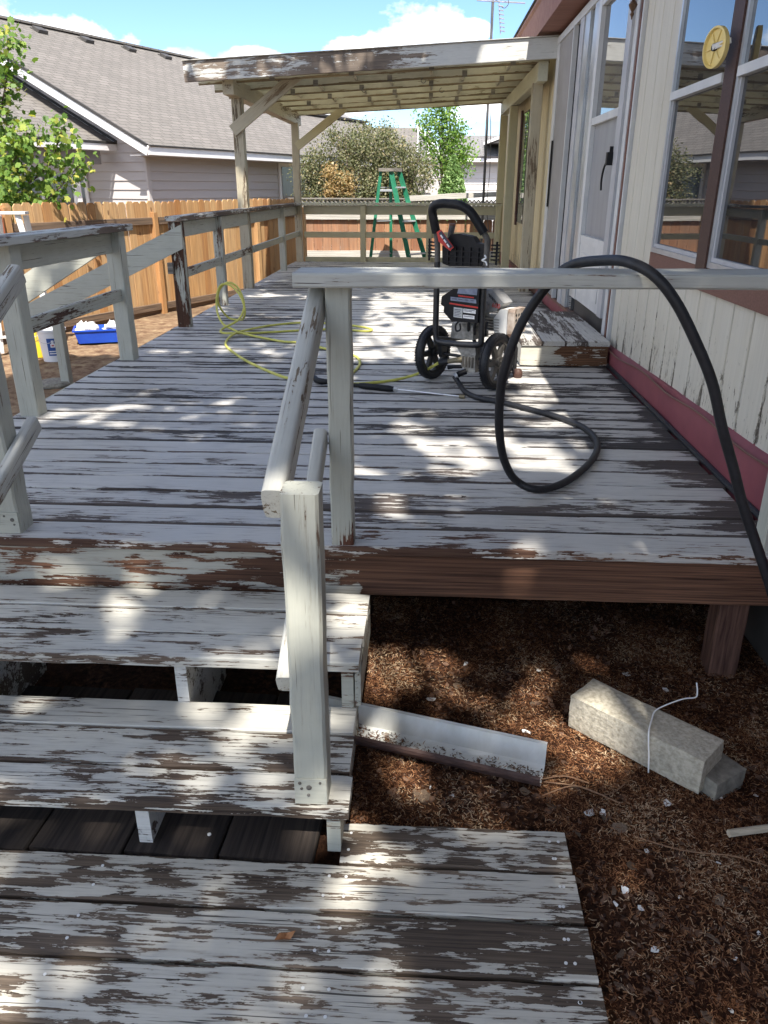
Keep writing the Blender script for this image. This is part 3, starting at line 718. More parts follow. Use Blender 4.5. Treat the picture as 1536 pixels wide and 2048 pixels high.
# window bank
def window(y0, y1, z0, z1, zr):
    w = MB(); t = .028
    for a, b in (((y0, z0), (y1, z0+t)), ((y0, z1-t), (y1, z1)), ((y0, z0+t), (y0+t, z1-t)), ((y1-t, z0+t), (y1, z1-t))):
        w.box((1.398, a[0], a[1]), (1.436, b[0], b[1]))
    o = w.build('window', 'aluminium', hs, smooth=False)
    MB().box((1.388, y0+t+.001, zr-.02), (1.43, y1-t-.001, zr+.022)).build('meeting_rail', 'white_frame', o, smooth=False)
    w = MB(); t2 = .022; a0, a1, b0, b1 = y0+t+.001, y1-t-.001, z0+t+.001, zr-.021
    for a, b in (((a0, b0), (a1, b0+t2)), ((a0, b0+t2), (a0+t2, b1)), ((a1-t2, b0+t2), (a1, b1))): w.box((1.406, a[0], a[1]), (1.432, b[0], b[1]))
    w.build('sash', 'grey_frame', o, smooth=False)
    MB().box((1.420, a0+t2+.001, b0+t2+.001), (1.428, a1-t2-.001, b1-.001)).build('pane', 'window_glass', o, smooth=False)
    MB().box((1.414, a0, zr+.023), (1.422, a1, z1-t-.001)).build('pane', 'window_glass', o, smooth=False)
    return o
window(4.262, 5.175, .885, 2.30, 1.74)
window(3.10, 4.115, .885, 2.30, 1.74)
MB().box((1.388, 4.118, .80), (1.44, 4.259, 2.33)).build('mullion', 'dark_brown', hs, smooth=False)
MB().box((1.405, 1.5, .765), (1.445, 5.20, .882)).build('window_sill_board', 'brown_trim', hs, smooth=False)
MB().box((1.41, 1.9, .885), (1.44, 3.09, 2.30)).build('window', 'window_glass', hs, smooth=False)
MB().box((1.405, 1.5, 2.302), (1.445, 5.20, 2.36)).build('head_trim', 'brown_trim', hs, smooth=False)
# far window with brown frame strips
for a in (11.55, 13.4):
    MB().box((1.402, a, .70), (1.445, a+.12, 2.35)).build('window_trim', 'brown_trim', hs, smooth=False)
MB().box((1.420, 11.67, .75), (1.432, 13.4, 2.30)).build('window', 'n_glass', hs, smooth=False)
MB().box((1.40, 10.1, -.02), (1.43, 16.4, .095)).build('base_board', 'brown_trim', hs, smooth=False)
# patio and storm doors
def vstrip(y0, y1, m, x0, name, z0=.13, z1=2.72, parent=hs):
    return MB().box((x0, y0, z0), (1.461, y1, z1)).build(name, m, parent, smooth=False)
pd = vstrip(9.86, 10.06, 'white_frame', 1.40, 'patio_door')
vstrip(8.90, 9.86, 'screen_cloth', 1.408, 'screen', parent=pd)
vstrip(8.86, 8.90, 'white_frame', 1.385, 'frame_edge', parent=pd)
vstrip(8.60, 8.86, 'black_gap', 1.43, 'gap', parent=pd)
vstrip(8.40, 8.60, 'grey_frame', 1.40, 'frame_stile', parent=pd)
vstrip(8.15, 8.40, 'aluminium', 1.41, 'frame_stile', parent=pd)
vstrip(7.92, 8.15, 'door_glass', 1.43, 'pane', parent=pd)
MB().box((1.395, 6.12, 2.721), (1.461, 10.06, 2.79)).build('head_frame', 'white_frame', pd, smooth=False)
MB().box((1.385, 9.80, 1.05), (1.40, 9.845, 1.75)).build('pull_handle', 'black_plastic', pd, smooth=False)
sdr = vstrip(7.58, 7.92, 'aluminium', 1.405, 'storm_door', z0=.28)
MB().box((1.375, 7.46, .30), (1.44, 7.575, 2.70)).build('stile', 'white_frame', sdr, smooth=False)
MB().box((1.375, 6.30, .30), (1.44, 6.445, 2.70)).build('stile', 'grey_frame', sdr, smooth=False)
MB().box((1.378, 6.447, 1.745), (1.44, 7.458, 1.80)).build('mid_rail', 'white_frame', sdr, smooth=False)
MB().box((1.412, 6.447, 1.801), (1.425, 7.458, 2.62)).build('pane', 'door_glass', sdr, smooth=False)
MB().box((1.412, 6.447, .865), (1.425, 7.458, 1.744)).build('pane', 'screen_grey', sdr, smooth=False)
MB().box((1.378, 6.447, .80), (1.44, 7.458, .864)).build('mid_rail', 'white_frame', sdr, smooth=False)
k = MB().box((1.382, 6.447, .302), (1.44, 7.458, .799)).build('kick_panel', 'white_frame', sdr, smooth=False)
MB().box((1.376, 6.53, .38), (1.381, 7.37, .72)).build('raised_panel', 'white_frame', k, smooth=False)
MB().box((1.378, 6.447, 2.621), (1.44, 7.458, 2.70)).build('top_rail', 'white_frame', sdr, smooth=False)
h = MB().box((1.33, 6.44, 1.41), (1.374, 6.49, 1.50)).box((1.35, 6.455, 1.50), (1.374, 6.475, 1.54)).build('handle', 'black_plastic', sdr, smooth=False)
MB().tube(bezline([(1.345, 6.50, 1.44), (1.335, 6.54, 1.39), (1.33, 6.56, 1.31), (1.335, 6.565, 1.235)], 5), .008, 8).build('lever', 'black_plastic', h)
MB().box((1.395, 6.20, .13), (1.455, 6.298, 2.72)).build('door_jamb', 'white_frame', hs, smooth=False)
MB().box((1.40, 6.155, .13), (1.455, 6.195, 2.72)).build('jamb_strip', 'brown_trim', hs, smooth=False)
MB().box((1.405, 6.115, .13), (1.455, 6.15, 2.72)).build('corner_trim', 'white_frame', hs, smooth=False)
MB().box((1.40, 6.2, .10), (1.46, 10.06, .128)).build('door_sill', 'brown_trim', hs, smooth=False)

# step box by the door
bx = thing('step_box', 'low plank step box with worn paint below the storm door', 'step', (1.05, 6.6, 0))
for k in range(4):
    x = .715 + k*.167 + .083
    B(bx, 'top_plank', (x, 5.87, .175), (x, 7.42+rnd.uniform(-.01, .01), .175), .162, .034, 'floor_paint_near', seg=8, jit=.001, var=k)
B(bx, 'front_board', (.722, 5.90, .08), (1.372, 5.90, .08), .150, .036, 'box_front', up=(0, -1, 0), seg=6, jit=.001)
B(bx, 'side_board', (.74, 5.925, .08), (.74, 7.40, .08), .150, .034, 'box_front', up=(-1, 0, 0))
B(bx, 'back_board', (.76, 7.38, .08), (1.36, 7.38, .08), .150, .034, 'post_worn', up=(0, 1, 0))

# thermometer on the mullion
tm = thing('thermometer', 'round yellow plastic dial on a white bracket beside the window mullion', 'thermometer', (1.30, 4.36, 1.86))
def dial():
    c = Vector((1.325, 4.23, 1.857)); ax = Vector((.96, .28, .02)).normalized()
    MB().lathe([(.001, -.012), (.081, -.012), (.087, -.006), (.087, .014), (.078, .016), (.074, .004), (.001, .004)], 36, c, -ax).build('dial', 'plastic_yellow', tm)
    rb = MB(); u = ax.orthogonal().normalized(); w = ax.cross(u)
    for a in (.3, 1.2, 2.2, 3.3, 4.3, 5.4):
        d = u*math.cos(a)+w*math.sin(a); rb.tube([c-ax*.008+d*.02, c-ax*.006+d*.073], .003, 6)
    rb.build('rib', 'plastic_yellow', tm)
    MB().lathe([(.016, 0), (.016, .014)], 12, c-ax*.004, -ax).build('hub', 'black_plastic', tm)
    B(tm, 'bracket', c-ax*.022, (1.362, 4.150, 1.874), .024, .004, 'white_enamel', up=(-.5, -1, 0))
dial()
# hanging finial
MB().lathe([(.004, 0), (.006, .015), (.014, .03), (.008, .045), (.026, .075), (.030, .085), (.012, .11), (.016, .15), (.022, .25), (.012, .34), (.005, .36), (.005, .55)], 16, (0, 0, 0)).build('hanging_ornament', 'bronze', None, matrix=Matrix.Translation((1.34, 6.16, 2.30)))
tagp(bpy.data.objects['hanging_ornament'], 'small bronze finial ornament hanging from the eave beside the door', 'ornament')

# ------------------------------------------------------------------ pressure washer
PO = Vector((.262, 5.30, 0)); PA = Vector((.816, -.578, 0)); PB = Vector((-.578, -.816, 0))
def L(a, b, z): return PO + PA*a + PB*b + Vector((0, 0, z))
pw = thing('pressure_washer', 'black petrol pressure washer on two big wheels standing on the deck', 'pressure washer', PO)
hp = [(-.19, .77), (-.191, .88), (-.199, .966), (-.208, 1.057), (-.212, 1.11), (-.19, 1.145), (-.14, 1.158), (-.06, 1.157), (.016, 1.147), (.075, 1.115), (.122, 1.057), (.173, .978), (.186, .936), (.184, .77)]
hb = bezline([L(a, .07+max(0, z-.95)*.25, z) for a, z in hp], 6)
MB().tube([p for p in hb if p.z > .76], .019, 12).build('handle', 'rim_grey', pw)
i0 = [i for i, p in enumerate(hb)]
grip = [p for i, p in enumerate(hb) if 12 < i < 66]
MB().tube(grip, .0285, 14).build('foam_grip', 'black_plastic', pw)
fr_ = [(-.19, .80), (-.189, .50), (-.187, .335), (-.172, .285), (-.12, .275), (0, .28), (.12, .29), (.165, .30), (.178, .335), (.175, .55), (.180, .80)]
MB().tube(bezline([L(a, .07, z) for a, z in fr_], 6), .0205, 12).build('frame_tube', 'black_metal', pw)
for s_ in (-.17, .17): MB().tube([L(s_, .07, .30), L(s_, -.10, .27), L(s_, -.38, .25), L(s_, -.42, .2), L(s_, -.42, .02)], .0155, 10).build('frame_tube', 'black_metal', pw)
MB().tube([L(-.17, -.42, .05), L(.17, -.42, .05)], .016, 10).build('foot_bar', 'black_rubber', pw)
MB().lathe([(.03, 0), (.035, .02), (.03, .05), (.02, .06)], 12, L(.21, -.40, 0)).build('rubber_foot', 'dark_brown', pw)
MB().tube([L(-.27, 0, .185), L(.27, 0, .185)], .011, 10).build('axle', 'black_metal', pw)
for s_ in (-.17, .17): MB().prism([L(s_-.015, .05, .30), L(s_-.015, -.05, .29), L(s_-.015, -.02, .165), L(s_-.015, .03, .165)], PA*.03).build('axle_bracket', 'black_metal', pw, smooth=False)
def wheel(a0, rim):
    c = L(a0, 0, .185); s = MB(); R0 = .185; n = 64; tw = .031
    prof = [(.142, -.022), (.150, -.030), (.170, -.031), (.180, -.022), (.184, -.008), (.184, .008), (.180, .022), (.170, .031), (.150, .030), (.142, .022)]
    w = MB().lathe(prof, n, c, PA, cap=False).build('wheel', 'black_rubber', pw)
    t = MB(); U = PA.orthogonal().normalized(); V = PA.cross(U)
    for k in range(60):
        for side in (-1, 1):
            th = 2*math.pi*(k+(.5 if side > 0 else 0))/60
            e = U*math.cos(th)+V*math.sin(th); g_ = V*math.cos(th)-U*math.sin(th)
            p = c + e*.1835 + PA*(.013*side); q = c + e*.176 + PA*(.029*side) + g_*.010
            t.prism([p-g_*.005, p+g_*.005, q+g_*.005, q-g_*.005], e*.005)
    t.build('tread', 'black_rubber', w, smooth=False)
    r = MB().lathe([(.143, -.020), (.128, -.018), (.124, 0), (.128, .018), (.143, .020)], 40, c, PA, cap=False)
    r.lathe([(.001, -.028), (.030, -.026), (.036, 0), (.030, .030), (.001, .032)], 24, c, PA, cap=False)
    for k in range(6):
        th = 2*math.pi*k/6+.35; e = U*math.cos(th)+V*math.sin(th); g_ = V*math.cos(th)-U*math.sin(th)
        r.prism([c+e*.02-g_*.022-PA*.012, c+e*.02+g_*.022-PA*.012, c+e*.13+g_*.016-PA*.012, c+e*.13-g_*.016-PA*.012], PA*.026)
    r.build('rim', rim, w)
    MB().lathe([(.011, 0), (.011, .01), (.005, .014)], 10, c+PA*.031, PA).build('hub_cap', rim, w)
wheel(-.255, 'rim_black'); wheel(.262, 'rim_grey')
# operator panel with labels
pn = [(.0, .665), (-.06, .625), (-.123, .585), (-.128, .534), (-.102, .52), (-.104, .485), (-.036, .431), (.165, .441), (.167, .665)]
pan = MB().prism([L(a, .055, z) for a, z in pn], PB*.05).build('panel', 'black_plastic', pw, smooth=False)
def decal(parent, name, pts, m, b, th=.0015):
    return MB().prism([L(a, b, z) for a, z in pts], PB*th).build(name, m, parent, smooth=False)
decal(pan, 'label', [(.0, .615), (.150, .615), (.155, .66), (.012, .66)], 'label_blue_grey', .106)
decal(pan, 'label', [(.008, .597), (.13, .594), (.13, .602), (.008, .606)], 'label_red', .106)
decal(pan, 'label', [(-.05, .566), (.15, .563), (.145, .588), (-.05, .590)], 'label_blue_grey', .106)
decal(pan, 'label', [(-.058, .542), (.165, .533), (.165, .543), (-.058, .552)], 'label_red', .106)
decal(pan, 'label', [(-.022, .462), (.047, .460), (.047, .524), (-.022, .526)], 'label_grey', .106)
decal(pan, 'label', [(.053, .498), (.148, .497), (.148, .522), (.053, .523)], 'label_white', .106)
decal(pan, 'label', [(.053, .462), (.140, .462), (.140, .484), (.053, .484)], 'label_white', .106)
mk_ = MB()
for a0, z0, ww in ((-.04, .577, .04), (.012, .577, .03), (.06, .577, .03), (.105, .577, .025), (.06, .515, .08), (.06, .507, .06), (.06, .474, .07), (-.015, .51, .05), (-.015, .50, .045), (-.015, .49, .05), (-.015, .48, .04), (-.015, .47, .05)):
    mk_.prism([L(a0, .1078, z0), L(a0+ww, .1078, z0), L(a0+ww, .1078, z0+.0035), L(a0, .1078, z0+.0035)], PB*.0006)
mk_.build('print_line', 'label_dark', pan, smooth=False)
tg = [(-.146, 1.002), (-.042, .899), (-.069, .876), (-.16, .93), (-.177, .986)]
tagd = decal(pw, 'hang_tag', tg, 'label_red', .10, .006)
decal(tagd, 'tag_print', [(-.142, .996), (-.05, .903), (-.068, .889), (-.158, .978)], 'label_dark', .1065)
for k in range(3):
    t0 = .12+k*.28; p = Vector((-.150+t0*.092, .984-t0*.093)); d = Vector((.018, -.018)); n_ = Vector((-.007, -.007))
    decal(tagd, 'tag_print', [tuple(p), tuple(p+d), tuple(p+d+n_), tuple(p+n_)], 'label_white', .1085)
# accessory tray
ty = [(-.16, .79), (-.165, .90), (-.115, .955), (-.105, .972), (-.046, .979), (.025, .971), (.063, .966), (.097, .929), (.161, .923), (.165, .79), (-.10, .775)]
tray = MB().prism([L(a, .0, z) for a, z in ty], PB*.055).build('accessory_tray', 'black_plastic', pw, smooth=False)
s = MB()
for z in (.80, .835, .87): s.prism([L(-.15, .056, z), L(.16, .056, z), L(.16, .056, z+.008), L(-.15, .056, z+.008)], PB*.012)
for a in (-.12, -.06, -.01, .05, .11): s.prism([L(a, .056, .79), L(a+.012, .056, .79), L(a+.012, .056, .90), L(a, .056, .90)], PB*.009)
s.build('rib', 'black_plastic', tray, smooth=False)
for sd_ in (-1, 1):
    s = MB()
    for k in range(5):
        z = .83+k*.022; a0 = .20*sd_; a1 = (.285 if sd_ < 0 else .235)*sd_
        s.tube([L(a0, .04, z), L(a1, .04, z), L(a1, 0, z)], .005, 6)
    s.tube([L(a1, .03, .80), L(a1, .03, .94)], .007, 6); s.build('hose_hook', 'black_plastic', pw)
MB().tube([L(-.165, -.02, .90), L(-.155, -.02, .95), L(-.147, -.03, 1.025)], [.016, .019, .021], 12).build('spray_gun_grip', 'rim_grey', pw)
MB().tube([L(-.1475, -.03, 1.022), L(-.146, -.03, 1.035)], .0215, 12).build('grip_cap', 'brown_trim', pw)
MB().tube(bezline([L(.185, .09, .86), L(.20, .10, .845), L(.17, .095, .83), L(.195, .09, .82), L(.21, .1, .80)], 5), .005, 6).build('zip_tie', 'white_wire', pw)
# engine
MB().lathe([(.02, 0), (.10, .005), (.105, .02), (.105, .10), (.085, .13), (.03, .14)], 24, L(-.01, -.13, .385)).build('engine_block', 'cast_metal', pw)
MB().prism([L(-.124, -.02, .295), L(.06, -.02, .30), L(.05, -.02, .40), L(-.115, -.02, .40)], -PB*.20).build('crankcase', 'cast_metal', pw, smooth=False)
s = MB()
for k in range(5): s.box((-.09, -.1, .0+k*.018), (.09, .1, .008+k*.018))
Mloc = Matrix((PA, -PB, Vector((0, 0, 1)))).transposed().to_4x4()
Mloc.translation = L(.14, -.16, .37); s.build('cooling_fin', 'cast_metal', pw, smooth=False, matrix=Mloc.copy())
MB().lathe([(.001, .0), (.115, .0), (.13, .02), (.125, .06), (.09, .09), (.05, .10), (.001, .10)], 28, L(.05, -.14, .53)).build('recoil_shroud', 'shroud_grey', pw)
sh = MB().prism([L(.10, -.06, .48), L(.13, -.06, .63), L(.16, -.06, .64), L(.255, -.06, .555), L(.20, -.06, .50)], -PB*.12).build('shroud_cover', 'shroud_grey', pw, smooth=False)
s = MB()
for k in range(6): s.prism([L(.14+k*.013, -.0585, .61-k*.010), L(.146+k*.013, -.0585, .606-k*.010), L(.150+k*.013, -.0585, .585-k*.010), L(.144+k*.013, -.0585, .589-k*.010)], PB*.002)
s.build('vent_slot', 'black_gap', sh, smooth=False)
me = text_mesh('600', .042); Mt = Matrix((PA, Vector((0, 0, 1)), PB)).transposed().to_4x4(); Mt.translation = L(.20, -.0585, .535)
link('number', me, 'label_red', sh, Mt @ Matrix.Rotation(-.1, 4, 'Z'))
MB().lathe([(.001, 0), (.034, 0), (.038, .012), (.030, .03), (.001, .032)], 20, L(.115, -.055, .53), PB).build('air_filter_cap', 'shroud_grey', pw)
MB().lathe([(.001, 0), (.016, 0), (.016, .004), (.001, .005)], 16, L(.115, -.022, .53), PB).build('warning_disc', 'decal_yellow', pw)
mf = MB().prism([L(.195, -.06, .36), L(.185, -.06, .45), L(.235, -.06, .515), L(.285, -.06, .52), L(.295, -.06, .36), L(.27, -.06, .35)], -PB*.14).build('muffler', 'white_enamel', pw, smooth=False)
gd = MB().prism([L(.296, -.05, .365), L(.296, -.05, .505), L(.296, -.06, .525), L(.296, -.20, .525), L(.296, -.21, .505), L(.296, -.21, .365)], PA*.05).build('heat_guard', 'rusty_tin', mf, smooth=False)
s = MB()
for j in range(4):
    for k in range(4):
        z = .39+j*.032; b = -.075-k*.032; c = L(.347, b, z)
        s.prism([c+Vector((0, 0, .012)), c+PB*.010, c-Vector((0, 0, .012)), c-PB*.010], PA*.0015)
s.build('guard_hole', 'black_gap', gd, smooth=False)
for a, z, w in ((.02, .45, .02), (.07, .43, .016), (.155, .43, .018)): MB().tube([L(a, -.03, z), L(a+.01, -.0, z-.05), L(a, -.02, z-.09)], w*.5, 8).build('engine_fitting', 'black_metal', pw)
MB().tube(bezline([L(-.02, .03, .43), L(-.045, .04, .40), L(-.04, .04, .36), L(-.015, .03, .37), L(-.02, .03, .41)], 5), .006, 6).build('fuel_hose', 'black_rubber', pw)
# pump
MB().prism([L(-.045, .04, .27), L(.115, .04, .28), L(.125, .04, .20), L(.01, .04, .20)], -PB*.12).build('pump_flange', 'cast_metal', pw, smooth=False)
pm = MB().prism([L(.01, .05, .205), L(.125, .05, .215), L(.13, .05, .10), L(.075, .05, .09), L(.013, .05, .14)], -PB*.12).build('pump', 'cast_metal', pw, smooth=False)
s = MB()
for a in (.03, .055, .08, .105): s.prism([L(a, .052, .20), L(a+.009, .052, .20), L(a+.009, .052, .13), L(a, .052, .13)], PB*.012)
s.build('pump_rib', 'rim_grey', pm, smooth=False)
MB().tube([L(.02, .05, .175), L(-.025, .08, .168), L(-.06, .10, .160)], [.022, .018, .016], 12).build('outlet_coupling', 'brass', pm)
MB().tube([L(-.06, .10, .160), L(-.115, .13, .148)], .019, 12).build('hose_collar', 'black_rubber', pm)
MB().tube([L(.02, .04, .125), L(-.035, .06, .12), L(-.075, .075, .112)], [.012, .012, .014], 10).build('injector_nipple', 'black_plastic', pm)
MB().tube([L(.06, .05, .10), L(.03, .08, .085), L(.015, .10, .075)], [.020, .019, .022], 12).build('inlet_coupling', 'black_plastic', pm)
MB().tube([L(.018, .097, .077), L(.005, .11, .068)], .0235, 14).build('coupling_ring', 'silver', pm)

# ------------------------------------------------------------------ hoses and wand
def onz_list(l): return [Vector(p) for p in l]
bh = [tuple(L(.005, .11, .068)), (.235, 5.16, .03), (.27, 4.98, .018), (.345, 4.83, .018), (.474, 4.738, .018), (.64, 4.571, .018), (.816, 4.363, .018), (.905, 4.148, .018),
      (.905, 3.88, .019), (.813, 3.596, .02), (.647, 3.31, .022), (.506, 3.175, .035), (.41, 3.17, .075), (.345, 3.08, .19), (.303, 2.96, .345), (.287, 2.88, .51), (.297, 2.85, .648),
      (.348, 2.84, .81), (.432, 2.83, .945), (.497, 2.81, 1.005), (.575, 2.70, 1.030), (.63, 2.58, 1.036), (.695, 2.505, 1.005), (.765, 2.48, .93), (.842, 2.47, .81), (.910, 2.46, .683),
      (.966, 2.46, .536), (1.025, 2.46, .40), (1.074, 2.45, .275), (1.15, 2.43, .11), (1.215, 2.40, -.045), (1.28, 2.35, -.25), (1.33, 2.2, -.46), (1.34, 1.95, -.578), (1.36, 1.5, -.584), (1.36, .6, -.584)]
o = MB().tube(bezline(bh, 8), .0172, 14).build('black_hose', 'black_rubber', None, origin=(.9, 3.6, 0))
tagp(o, 'thick black rubber water hose looping over the white rail from the washer', 'hose')
yl = [tuple(L(-.115, .13, .148)), (.03, 5.37, .085), (-.10, 5.36, .03), (-.275, 5.27, .012), (-.49, 5.19, .010), (-.62, 5.27, .009), (-.525, 5.543, .009), (-.499, 5.894, .009), (-.583, 6.178, .009), (-.85, 6.45, .009),
      (-1.088, 6.69, .009), (-1.274, 6.749, .010), (-1.645, 7.02, .02), (-1.80, 7.2, .03), (-1.93, 7.35, .06), (-2.02, 7.52, .16), (-2.03, 7.62, .30), (-1.98, 7.62, .385), (-1.88, 7.58, .38), (-1.78, 7.50, .30), (-1.73, 7.45, .18), (-1.76, 7.5, .09),
      (-1.86, 7.75, .03), (-1.99, 7.80, .05), (-2.05, 7.7, .20), (-2.02, 7.68, .33), (-1.93, 7.66, .40), (-1.82, 7.6, .36), (-1.745, 7.5, .22), (-1.77, 7.35, .10), (-1.90, 7.2, .03), (-1.85, 7.05, .022), (-1.70, 7.03, .025), (-1.5, 7.15, .012), (-1.2, 7.3, .009), (-.84, 7.40, .009), (-.56, 7.30, .009),
      (-.53, 7.45, .009), (-.80, 7.66, .009), (-1.2, 7.76, .009), (-1.5, 7.58, .010), (-1.68, 7.2, .022), (-1.73, 6.95, .03), (-1.745, 6.75, .012), (-1.69, 6.50, .009), (-1.549, 6.2, .009), (-1.344, 5.84, .009), (-.988, 5.36, .010), (-.80, 5.29, .022), (-.76, 5.272, .028)]
o = MB().tube(bezline(yl, 8), .0102, 10).build('yellow_hose', 'hose_yellow', None, origin=(-1.2, 6.6, 0))
tagp(o, 'thin yellow high pressure hose coiled loosely on the deck boards', 'hose')
wd = thing('spray_wand', 'black spray gun with a long steel lance lying on the deck', 'spray wand', (-.2, 5.05, 0))
def wpt(t): return Vector((-.74, 5.20, .026)).lerp(Vector((.262, 4.865, .014)), t)
MB().tube([(-.775, 5.285, .03), (-.76, 5.262, .03), (-.745, 5.215, .028), (-.70, 5.17, .028), (-.66, 5.165, .028)], [.020, .020, .021, .022, .018], 10).build('gun_grip', 'black_plastic', wd)
MB().tube([wpt(.06), wpt(.30)], .013, 10).build('gun_tube', 'black_plastic', wd)
MB().tube([wpt(.30), wpt(.33), wpt(.50), wpt(.535)], [.017, .021, .022, .017], 12).build('barrel_grip', 'black_plastic', wd)
MB().tube([wpt(.535), wpt(.56)], .013, 6).build('nut', 'silver', wd)
MB().tube([wpt(.56), wpt(.97)], .0058, 8).build('lance', 'silver', wd)
MB().tube([wpt(.965), wpt(.985), wpt(1.0)], [.014, .015, .011], 8).build('nozzle_coupler', 'brass', wd)

# ------------------------------------------------------------------ things on the bark litter
def brick_block(name, label, M, dims, mat, seed):
    import bmesh
    bm = bmesh.new(); bmesh.ops.create_cube(bm, size=1)
    for v in bm.verts: v.co = Vector((v.co.x*dims[0], v.co.y*dims[1], v.co.z*dims[2]))
    bmesh.ops.subdivide_edges(bm, edges=bm.edges[:], cuts=9, use_grid_fill=True)
    r = random.Random(seed)
    for v in bm.verts:
        n = sum(abs(abs(v.co[i])-dims[i]/2) < 1e-5 for i in range(3))
        for i in range(3):
            if n >= 2 and abs(abs(v.co[i])-dims[i]/2) < 1e-5: v.co[i] -= math.copysign(r.uniform(.001, .003), v.co[i])
        v.co += Vector((r.gauss(0, .0005), r.gauss(0, .0005), r.gauss(0, .0005)))
    me = bpy.data.meshes.new(name); bm.to_mesh(me); bm.free(); me.shade_smooth(); me.set_sharp_from_angle(angle=math.radians(50))
    return link(name, me, mat, None, M)
ax = Vector((.346, -.321, 0)).normalized(); ay = Vector((0, 0, 1)).cross(ax)
def bm_(c, yaw_v, tilt=0):
    x = Vector(yaw_v).normalized(); M = Matrix((x, Vector((0, 0, 1)).cross(x), Vector((0, 0, 1)))).transposed().to_4x4(); M.translation = c; return M @ Matrix.Rotation(tilt, 4, 'Y')
cc = (Vector((.55, 2.373, 0))+Vector((.696, 2.443, 0))+Vector((1.043, 2.14, 0))+Vector((.896, 2.052, 0)))/4
o = brick_block('concrete_block', '', bm_(cc+Vector((0, 0, -.523)), ax, -.015), (.505, .156, .138), 'concrete', 2)
tagp(o, 'long rough tan concrete block with a white wire across it', 'block')
o = brick_block('concrete_block', '', bm_((.985, 2.125, -.568), (.5, -.75, 0), 0), (.19, .15, .085), 'grey_block', 5)
tagp(o, 'flat grey block piece under the end of the long concrete block', 'block')
o = MB().tube(bezline([(.795, 2.128, -.592), (.790, 2.134, -.53), (.783, 2.142, -.47), (.787, 2.165, -.444), (.812, 2.225, -.4465), (.837, 2.275, -.4455), (.885, 2.306, -.440), (.952, 2.338, -.436), (1.0, 2.355, -.44), (1.012, 2.375, -.43), (1.015, 2.402, -.41)], 6), .0026, 6).build('wire', 'white_wire', None, origin=(.80, 2.2, -.5))
tagp(o, 'thin bent white wire hanging over the long concrete block', 'wire')
# gutter offcut
gt = thing('gutter', 'length of house gutter, white inside and brown outside, sticking out from under the steps', 'gutter', (.1, 2.1, GZ))
g0, g1 = Vector((-.36, 2.285, -.545)), Vector((.425, 2.065, -.545)); gd_ = (g1-g0).normalized(); gn = Vector((-gd_.y, gd_.x, 0))   # gn points away from the camera
def gsec(p, off=0):
    q = [(.085, .095), (.072, .095), (.070, .01), (.055, 0), (-.02, 0), (-.05, .02), (-.062, .05), (-.080, .058), (-.080, .070), (-.070, .074)]
    return [p + gn*a + Vector((0, 0, -.045+b)) for a, b in q]
s = MB(); A_, C_ = gsec(g0), gsec(g1); nq = len(A_)
s.add(A_+C_, [(i, i+1, nq+i+1, nq+i) for i in range(nq-1)])
def shell(inner, name, mat_):
    d = .0012 if inner else -.0012
    ss_ = MB(); rows_ = []
    for p in (g0, g1):
        sec = gsec(p); out = []
        for i in range(nq):
            t = (sec[min(i+1, nq-1)]-sec[max(i-1, 0)]).normalized(); nn = gd_.cross(t).normalized(); out.append(sec[i]+nn*d)
        rows_ += out
    ss_.add(rows_, [(i, i+1, nq+i+1, nq+i) for i in range(nq-1)]); ss_.build(name, mat_, gt, smooth=False)
shell(False, 'inner_face', 'gutter_white'); shell(True, 'outer_face', 'gutter_brown')
lm = MB()
for k in range(170):
    t = rnd.random()**.6; p = g0.lerp(g1, t)+gn*rnd.gauss(.02, .022)+Vector((0, 0, -.041)); a = rnd.uniform(0, 6.28); l = rnd.uniform(.003, .010)
    e = Vector((math.cos(a), math.sin(a), rnd.uniform(-.1, .3)))*l; w = Vector((-e.y, e.x, 0))*.4
    lm.add([p-e, p+w, p+e+Vector((0, 0, .003)), p-w], [(0, 1, 2, 3)])
o = lm.build('debris', 'bark_chip', gt, smooth=False); o['kind'] = 'stuff'
o = MB().tube(bezline([(.965, 1.853, -.578), (1.06, 1.873, -.577), (1.2, 1.90, -.576), (1.5, 1.96, -.575)], 4), [.012]*13, 7).build('stick', 'stick', None, origin=(1.1, 1.9, -.58))
tagp(o, 'pale straight stick lying on the bark litter at the right edge', 'stick')

# paint flakes, bark chips, twigs on the litter
flk = []
for k in range(4):
    n = 7; pts = []
    for i in range(n):
        a = 2*math.pi*i/n; r = rnd.uniform(.5, 1); pts.append((math.cos(a)*r*.5*(1.0 if k < 2 else .9), math.sin(a)*r*.22*(1+k*.4), rnd.uniform(-.02, .06)))
    m = MB(); m.add([(x, y, z-.03) for x, y, z in pts]+[(x, y, z) for x, y, z in pts], [tuple(range(n-1, -1, -1)), tuple(range(n, 2*n))]+[(i, (i+1) % n, n+(i+1) % n, n+i) for i in range(n)])
    me = bpy.data.meshes.new('flake'); me.from_pydata(m.v, [], m.f); flk.append(me)
fl2 = [m.copy() for m in flk]
def scatter(name, meshes, mat_, pos, label, cat, group):
    for (x, y, s_) in pos:
        M = Matrix.Translation((x, y, float(mz(np.array(x), np.array(y)))+.009+s_*.05)) @ Matrix.Rotation(rnd.uniform(0, 6.28), 4, 'Z') @ Matrix.Rotation(rnd.uniform(-.35, .35), 4, 'X') @ Matrix.Rotation(rnd.uniform(-.2, .2), 4, 'Y') @ Matrix.Scale(s_, 4)
        tagp(link(name, rnd.choice(meshes), mat_, None, M), label, cat, group)
